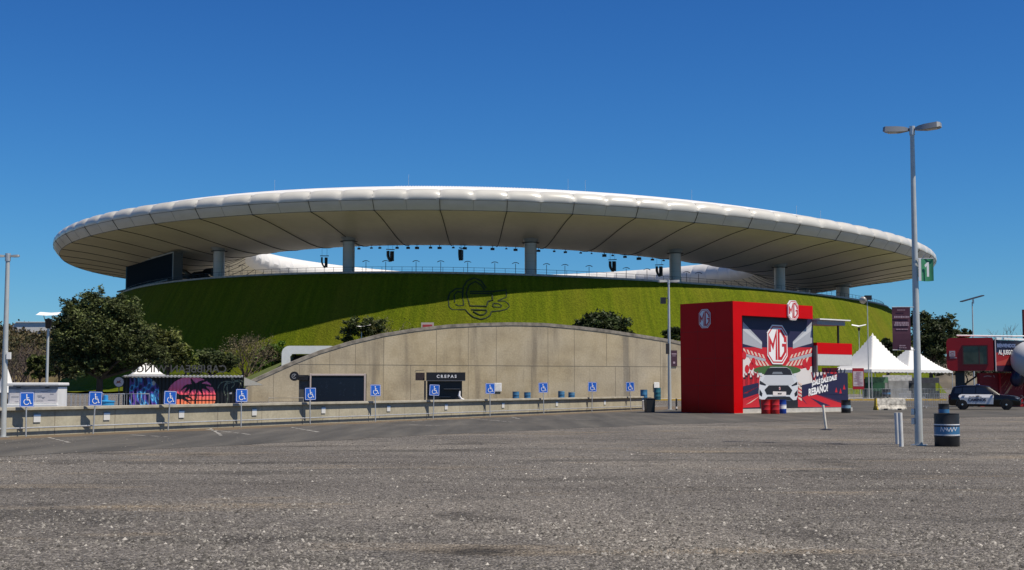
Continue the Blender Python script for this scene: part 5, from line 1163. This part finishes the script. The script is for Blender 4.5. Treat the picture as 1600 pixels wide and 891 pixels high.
for i, px in enumerate(range(1284, 1500, 29)):
    q = at(px, 600, Yk + 8); put((q.x, Yk + 8 + random.uniform(-.3, .3), .15), R(random.uniform(-5, 5)), 'steel crowd barrier in the row before the white event tents', 'crowd barriers before the event tents', 1.12)
for i, px in enumerate((116, 144, 178)): q = at(px, 600, 60); put((q.x, 60 + i * .5, 0), R(random.uniform(-6, 6)), ['steel crowd barrier right beside the white kiosk', 'steel crowd barrier left of the big tree trunk', 'steel crowd barrier between the tree trunk and mural container'][i], 'crowd barriers by the big tree', 1.18 if i < 3 else 1)
# information sign, bin, dark stalls under the tents
p = at(1341, 592, 152); t = thing('information_sign', 'red and white information board on two thin legs beside the mural wall', 'sign', (p.x, 152, .15), R(-3)); zc = p.z - .15
MB().box((0, 0, zc), (1.25, .06, 2.35)).build('board', mat('board red', (.42, .015, .025), .5), t); b = MB(); b.box((0, -.035, zc), (1.12, .01, 1.65)); b.build('sheet', mat('pinkish paper', (.62, .52, .52), .6), t)
b = MB()
for k in range(22): b.box((random.uniform(-.2, .2), -.045, zc + .75 - k * .07), (random.uniform(.4, .7), .006, .022))
b.build('lettering', mat('board print', (.45, .20, .22), .6), t)
for x in (-.5, .5): MB().box((x, .06, zc / 2), (.05, .05, zc)).build('leg', GALV, t)
p = gnd(1371, 623.5); t = thing('litter_bin', 'grey metal litter bin near the kerb before the white tents', 'bin', (p.x, p.y, .15)); MB().lathe([(.38, 0), (.42, 1.35), (.47, 1.36), (.47, 1.45), (.36, 1.46), (.001, 1.44)], seg=20).build('body', mat('bin grey', (.30, .30, .29), .6, var=.12, vscale=4), t, smooth=35)
for i, (px, w_, h_, c, lb) in enumerate(((1368, 3.0, 2.4, (.02, .10, .05), 'green stall counter with a round emblem under the left tent'), (1400, 4.0, 2.7, (.30, .30, .29), 'pale stall with a signboard under the white tents'), (1440, 4.5, 2.4, (.06, .07, .07), 'dark stall under the right white tent'))):
    q = at(px, 600, 182 + i * 5); t = thing('market_stall', lb, 'stall', (q.x, q.y, 0)); m_ = mat('stall %d' % i, c, .7, var=.25, vscale=1.2)
    MB().box((0, 0, .55), (w_, 1.2, 1.1)).build('counter', m_, t); MB().box((0, 1.0, h_ / 2 + .3), (w_, .1, h_)).build('back_panel', m_, t)
    for s_ in (-1, 1): MB().tube([(s_ * w_ / 2, -.6, 0), (s_ * w_ / 2, -.6, h_ + .5)], .05, 6).build('post', DARK, t)
    b = MB(); b.box((0, -.65, h_ + .15), (w_, .06, .75)); b.build('sign_board', mat('stall board %d' % i, [(.10, .22, .13), (.55, .54, .50), (.05, .05, .055)][i], .6, var=.3, vscale=3), t)

# ------------------------------------------------------------------ trees and shrubs
def leaf_mesh(name, parent, lobes, n, size, tone, var=.35, flat=.55, clump=.22, per=60, dens=.42):
    V = []; Tn = []
    vol = np.array([a[3] * a[4] * a[5] for a in lobes]); vol = vol / vol.sum()
    for lb, sh in zip(lobes, vol):
        k = max(3, int(n * sh / per))
        d = rng.normal(size=(k, 3)); d /= np.linalg.norm(d, axis=1)[:, None]
        d[:, 2] = np.where(d[:, 2] < -.55, -d[:, 2] * .6, d[:, 2])
        r = rng.random(k) ** dens; c = np.array(lb[:3]) + d * r[:, None] * np.array(lb[3:6])
        cr = clump * min(lb[3], lb[5]) * (.55 + .9 * rng.random(k)); ct = np.exp(rng.normal(size=k) * var)
        for i in range(k):
            m_ = int(per * (.5 + rng.random()))
            P = c[i] + rng.normal(size=(m_, 3)) * cr[i] * np.array([.62, .62, .48])
            a = rng.normal(size=(m_, 3)); a[:, 2] *= flat; a /= np.linalg.norm(a, axis=1)[:, None]
            b_ = np.cross(a, rng.normal(size=(m_, 3))); b_ /= np.linalg.norm(b_, axis=1)[:, None]
            s = size * (.6 + .8 * rng.random(m_))[:, None]
            V.append(np.stack([P - a * s, P + b_ * s * .45, P + a * s, P - b_ * s * .45], 1))
            tt = ct[i] * np.exp(rng.normal(size=m_) * .17); yel = rng.random(m_)[:, None] * .25
            Tn.append(np.clip(np.array(tone)[None] * tt[:, None] * (1 + np.array([[.5, .2, 0]]) * yel), .004, .5))
    V = np.concatenate(V); Tn = np.concatenate(Tn); m_ = len(V)
    o = raw_mesh(name, V.reshape(-1, 3), np.arange(m_ * 4).reshape(-1, 4), LEAF, parent, Tn); return o
def limb_mesh(mb, base, tips, r):
    for tp_ in tips:
        tp_ = Vector(tp_); mid = base.lerp(tp_, .5) + Vector((random.uniform(-.2, .2), random.uniform(-.2, .2), random.uniform(-.1, .25))) * (tp_ - base).length * .4
        mb.tube([base, base.lerp(mid, .5), mid, mid.lerp(tp_, .55), tp_], [r, r * .8, r * .55, r * .35, r * .12], 6)
def tree(name, label, cat, Y, trunk_px, lobes_px, n, size, tone, trunk_r=.15, ground=0.0, group=None, depth=.9, **kw):
    b0 = at(trunk_px, 600, Y); base = Vector((b0.x, Y, ground)); s = Y / F
    t = thing(name, label, cat, base, 0, group); lobes = []
    for i, (px, py, rx, ry) in enumerate(lobes_px):
        c = at(px, py, Y + random.uniform(-.2, .2) * rx * s); lobes.append((c.x - base.x, c.y - base.y, c.z - base.z, rx * s, rx * s * depth, ry * s))
    leaf_mesh('crown', t, lobes, n, size, tone, **kw)
    low = min(l[2] - l[5] for l in lobes); fork = Vector((0, 0, max(.25, low + .15 * abs(low))))
    b = MB(); b.tube([(0, 0, -.05), (random.uniform(-.04, .04), 0, fork.z * .6), fork], [trunk_r * 1.25, trunk_r, trunk_r * .85], 9)
    tips = [(l[0] + random.uniform(-.6, .6) * l[3], l[1] + random.uniform(-.6, .6) * l[4], l[2] + random.uniform(-.3, .7) * l[5]) for l in lobes for _ in range(3)]
    limb_mesh(b, fork, tips, trunk_r * .55); b.build('trunk', BARK, t, smooth=50)
    return t
OLIVE = (.052, .056, .020); DKG = (.022, .036, .012); MIDG = (.045, .075, .014); DRY = (.15, .12, .07)
tree('shade_tree', 'large dense olive green tree standing left of the mural container', 'tree', 78, 156, [(160, 525, 52, 52), (122, 525, 42, 50), (188, 495, 34, 36), (148, 476, 32, 26), (112, 488, 22, 26), (205, 480, 14, 18), (95, 515, 18, 22), (205, 545, 40, 42), (105, 555, 30, 40), (225, 560, 32, 32), (140, 575, 50, 24), (250, 560, 22, 20)], 72000, .082, (.064, .082, .027), .20, clump=.17, per=40, var=.45)
tree('shade_tree', 'smaller olive tree behind the mural container, right of the large tree', 'tree', 100, 262, [(255, 548, 34, 30), (240, 535, 26, 26), (280, 566, 16, 22)], 9500, .13, (.085, .10, .026), .14, var=.4)
tree('shrub', 'dark green shrub behind the middle of the mural container', 'shrub', 104, 330, [(330, 568, 34, 24), (310, 574, 22, 20), (352, 572, 22, 20)], 7000, .13, (.042, .058, .018), .1)
tree('shrub', 'bright green shrub behind the right end of the mural container', 'shrub', 186, 424, [(420, 560, 22, 22), (438, 552, 18, 18), (410, 572, 20, 18)], 6000, .2, (.065, .12, .014), .1)
tree('shrub', 'yellow green shrub between the large tree and the dark shrub', 'shrub', 100, 290, [(290, 565, 16, 20), (300, 576, 14, 14)], 1800, .14, (.07, .09, .014), .08)
def bare(name, label, Y, px, py_top, py_base, spread, n, col, ground=0.0, leaves=0, ltone=DRY):
    b0 = at(px, 600, Y); t = thing(name, label, 'shrub', (b0.x, Y, ground)); z1_ = at(px, py_top, Y).z - ground; sp = spread * Y / F; b = MB(); tips = []
    def grow(p, d, L, r, k):
        q = p + d * L; b.tube([p, p.lerp(q, .5) + Vector((random.uniform(-.06, .06) * L,) * 3), q], [r, r * .8, r * .6], 4, cap=False); tips.append(q)
        if k == 0: return
        for _ in range(random.choice([2, 3, 3])):
            e_ = (d + Vector((random.gauss(0, .5), random.gauss(0, .5), random.gauss(.12, .35)))).normalized(); grow(q, e_, L * random.uniform(.55, .85), r * .6, k - 1)
    for _ in range(n):
        d = Vector((random.gauss(0, .32) * sp / z1_ * 2, random.gauss(0, .3), 1)).normalized(); grow(Vector((random.uniform(-.2, .2) * sp, random.uniform(-.2, .2), 0)), d, z1_ * .30, .03 + .008 * z1_, 4)
    b.build('branch', mat('twig ' + label[:14], col, .95, var=.25, vscale=4), t)
    if leaves:
        P = np.array([q[:] for q in tips])[rng.integers(0, len(tips), leaves)] + rng.normal(size=(leaves, 3)) * .18; a = rng.normal(size=(leaves, 3)); a /= np.linalg.norm(a, axis=1)[:, None]; b_ = np.cross(a, rng.normal(size=(leaves, 3))); b_ /= np.linalg.norm(b_, axis=1)[:, None]
        s = .10 * (.6 + .8 * rng.random(leaves))[:, None]; V = np.stack([P - a * s, P + b_ * s * .5, P + a * s, P - b_ * s * .5], 1)
        raw_mesh('foliage', V.reshape(-1, 3), np.arange(leaves * 4).reshape(-1, 4), LEAF, t, np.array(ltone)[None] * np.exp(rng.normal(size=(leaves, 1)) * .4))
    return t
bare('dry_shrub', 'tall half bare brown shrub rising behind the mural container', 174, 385, 505, 600, 50, 8, (.13, .095, .075), leaves=2600, ltone=(.11, .095, .045))
bY = aw(590, 520, -3).y
tree('shrub', 'green shrub on the arched wall beside the reflector lamp', 'shrub', bY, 566, [(560, 516, 26, 20), (540, 528, 18, 14), (582, 512, 22, 18)], 4600, .17, (.05, .068, .02), .08, ground=5.0)
bare('dry_shrub', 'thin dry shrub with reddish tips on top of the arched wall', aw(592, 520, -7).y, 592, 487, 540, 24, 9, (.15, .12, .075), ground=4.0, leaves=2600, ltone=(.12, .115, .035))
sY = aw(940, 515, -3).y
tree('shrub', 'broad dark spiky shrub on top of the arched wall', 'shrub', sY, 942, [(940, 508, 38, 20), (915, 514, 26, 14), (968, 512, 24, 16), (940, 496, 26, 10), (985, 520, 8, 5)], 9000, .22, (.034, .05, .016), .12, ground=6.0, clump=.26, per=40)
tree('shrub', 'dark round shrub on the arched wall behind the slim street lamp', 'shrub', aw(1052, 530, -3).y, 1052, [(1052, 524, 17, 12), (1040, 530, 9, 7), (1064, 529, 10, 8)], 3000, .18, (.034, .05, .016), .1, ground=5.0)
tree('shade_tree', 'dark leafy tree behind the red pavilion, right of the tall lamp', 'tree', 205, 1455, [(1455, 525, 32, 34), (1440, 505, 20, 18), (1475, 515, 22, 24), (1450, 550, 36, 26), (1478, 545, 22, 24)], 12000, .26, (.036, .05, .018), .3, clump=.24)
tree('shade_tree', 'dark tree behind the red pavilion, beside the solar lamp', 'tree', 215, 1500, [(1498, 530, 16, 18), (1510, 520, 9, 8), (1490, 540, 18, 18), (1505, 545, 14, 12)], 5500, .26, (.034, .046, .018), .25)
tree('shade_tree', 'dark small tree on the grass between the left tent and the maroon banner', 'tree', 215, 1388, [(1388, 548, 13, 24), (1382, 560, 14, 16), (1398, 560, 14, 16)], 3200, .3, (.024, .036, .012), .25)
bare('dry_shrub', 'bare pale tree at the right edge above the red pavilion', 160, 1596, 488, 600, 46, 5, (.16, .12, .09))
# scrub at the far left
bare('dry_shrub', 'bare purplish brown shrub left of the reflector lamp', 120, 34, 522, 600, 70, 12, (.085, .062, .055), leaves=500, ltone=(.06, .05, .03))
bare('dry_shrub', 'bare dark shrub at the far left edge behind the parasol', 115, 6, 535, 600, 50, 9, (.07, .055, .045), leaves=400, ltone=(.06, .055, .03))
tree('shrub', 'light green shrub beside the foot of the left reflector lamp', 'shrub', 108, 62, [(60, 570, 14, 22), (52, 582, 12, 14), (72, 580, 12, 18)], 3000, .15, (.05, .065, .016), .1)
tree('shrub', 'grey green shrub behind the white kiosk', 'shrub', 125, 92, [(88, 560, 20, 26), (98, 580, 20, 20)], 3200, .18, (.036, .042, .018), .1)

# ------------------------------------------------------------------ distant hills
def ridge(name, Y, pts, m_, depth, n=160, rough=1.0):
    xs_ = np.interp(np.linspace(0, 1, n), np.linspace(0, 1, len(pts)), [p_[0] for p_ in pts]); ys_ = np.interp(xs_, [p_[0] for p_ in pts], [p_[1] for p_ in pts]); G = []
    for i in range(n):
        c = at(xs_[i], ys_[i], Y); hgt = max(.5, c.z) + rng.normal() * .35 * rough; row = []
        for v in np.linspace(0, 1, 12):
            row.append((c.x * (1 - .12 * (1 - v)), Y - depth * (1 - v), hgt * (v ** .8) - .5 * (1 - v) + (rng.normal() * .5 * rough if 0 < v < 1 else 0)))
        row.append((c.x, Y + depth, -1)); G.append(row)
    b = MB(); b.grid(G); return tag(b.build(name, m_, smooth=80), kind='structure'), G
HM = N('dry hillside'); _a = HM.noise(.035, 6); _b = HM.noise(.22, 6, rough=.7)
_c = HM.ramp(_a, [(.35, (.085, .068, .035)), (.52, (.12, .095, .05)), (.7, (.055, .052, .025))]); _c = HM.mix(.6, _c, HM.ramp(_b, [(.3, .2), (.7, .8)]), 'OVERLAY'); HM.bump(_b, 1.0, 2.0); HM = HM.done(_c, .95, .1)
h1, G1 = ridge('hills', 560, [(-500, 518), (-200, 516), (-60, 513), (0, 514), (40, 512), (90, 513), (160, 517), (260, 525), (420, 560), (520, 590)], HM, 120)
HM2 = mat('far hillside', (.10, .085, .06), .95, var=.4, vscale=.03, bump=.5, bscale=.3)
h2_, G2 = ridge('hills', 950, [(1200, 575), (1330, 565), (1420, 562), (1500, 556), (1520, 549), (1532, 545), (1545, 550), (1556, 556), (1580, 553), (1620, 551), (1700, 552), (1900, 558), (2200, 566)], HM2, 160)
def scrub(G, n, size, tone, label, zmin=.2):
    V = []; T_ = []
    for _ in range(n):
        i = random.randrange(len(G) - 1); j = random.randrange(3, 11); p_ = Vector(G[i][j]).lerp(Vector(G[i + 1][j + 1]), random.random())
        k = 26; s = size * random.uniform(.5, 1.4); c = np.array(p_[:]) + rng.normal(size=(k, 3)) * np.array([.7, .7, .4]) * s + np.array([0, 0, .3 * s]); a = rng.normal(size=(k, 3)); a /= np.linalg.norm(a, axis=1)[:, None]; b_ = np.cross(a, rng.normal(size=(k, 3))); b_ /= np.linalg.norm(b_, axis=1)[:, None]
        V.append(np.stack([c - a * s * .3, c + b_ * s * .22, c + a * s * .3, c - b_ * s * .22], 1)); T_.append(np.repeat(np.array([tone[random.randrange(len(tone))]]) * random.uniform(.6, 1.4), k, 0))
    V = np.concatenate(V); o = raw_mesh('scrub', V.reshape(-1, 3), np.arange(len(V) * 4).reshape(-1, 4), LEAF, None, np.concatenate(T_)); tag(o, label, kind='stuff')
scrub(G1, 2200, 1.7, [(.05, .05, .02), (.09, .07, .035), (.12, .10, .045), (.035, .04, .018)], 'dry brown and green scrub covering the hillside at the left')
scrub(G2, 1700, 2.6, [(.035, .042, .022), (.06, .055, .032), (.028, .034, .02)], 'dark scrub and treetops along the distant ridge at the right')
p = at(50, 509, 540); t = thing('warehouse', 'long white flat building on the hill at the far left', 'building', (p.x, 540, 18)); s = 540 / F
b = MB(); zt_ = at(50, 503, 540).z - 18; b.prism([Vector((-30 * s, 0, 0)), Vector((-30 * s, 0, zt_ - 1.6)), Vector((-24 * s, 0, zt_)), Vector((38 * s, 0, zt_ - .3)), Vector((38 * s, 0, 0))], (0, 14, 0)); b.build('wall', TENT, t)
MB().box((4 * s, 7, zt_ - .1), (60 * s, 15, .3)).build('roof', WHITE, t)
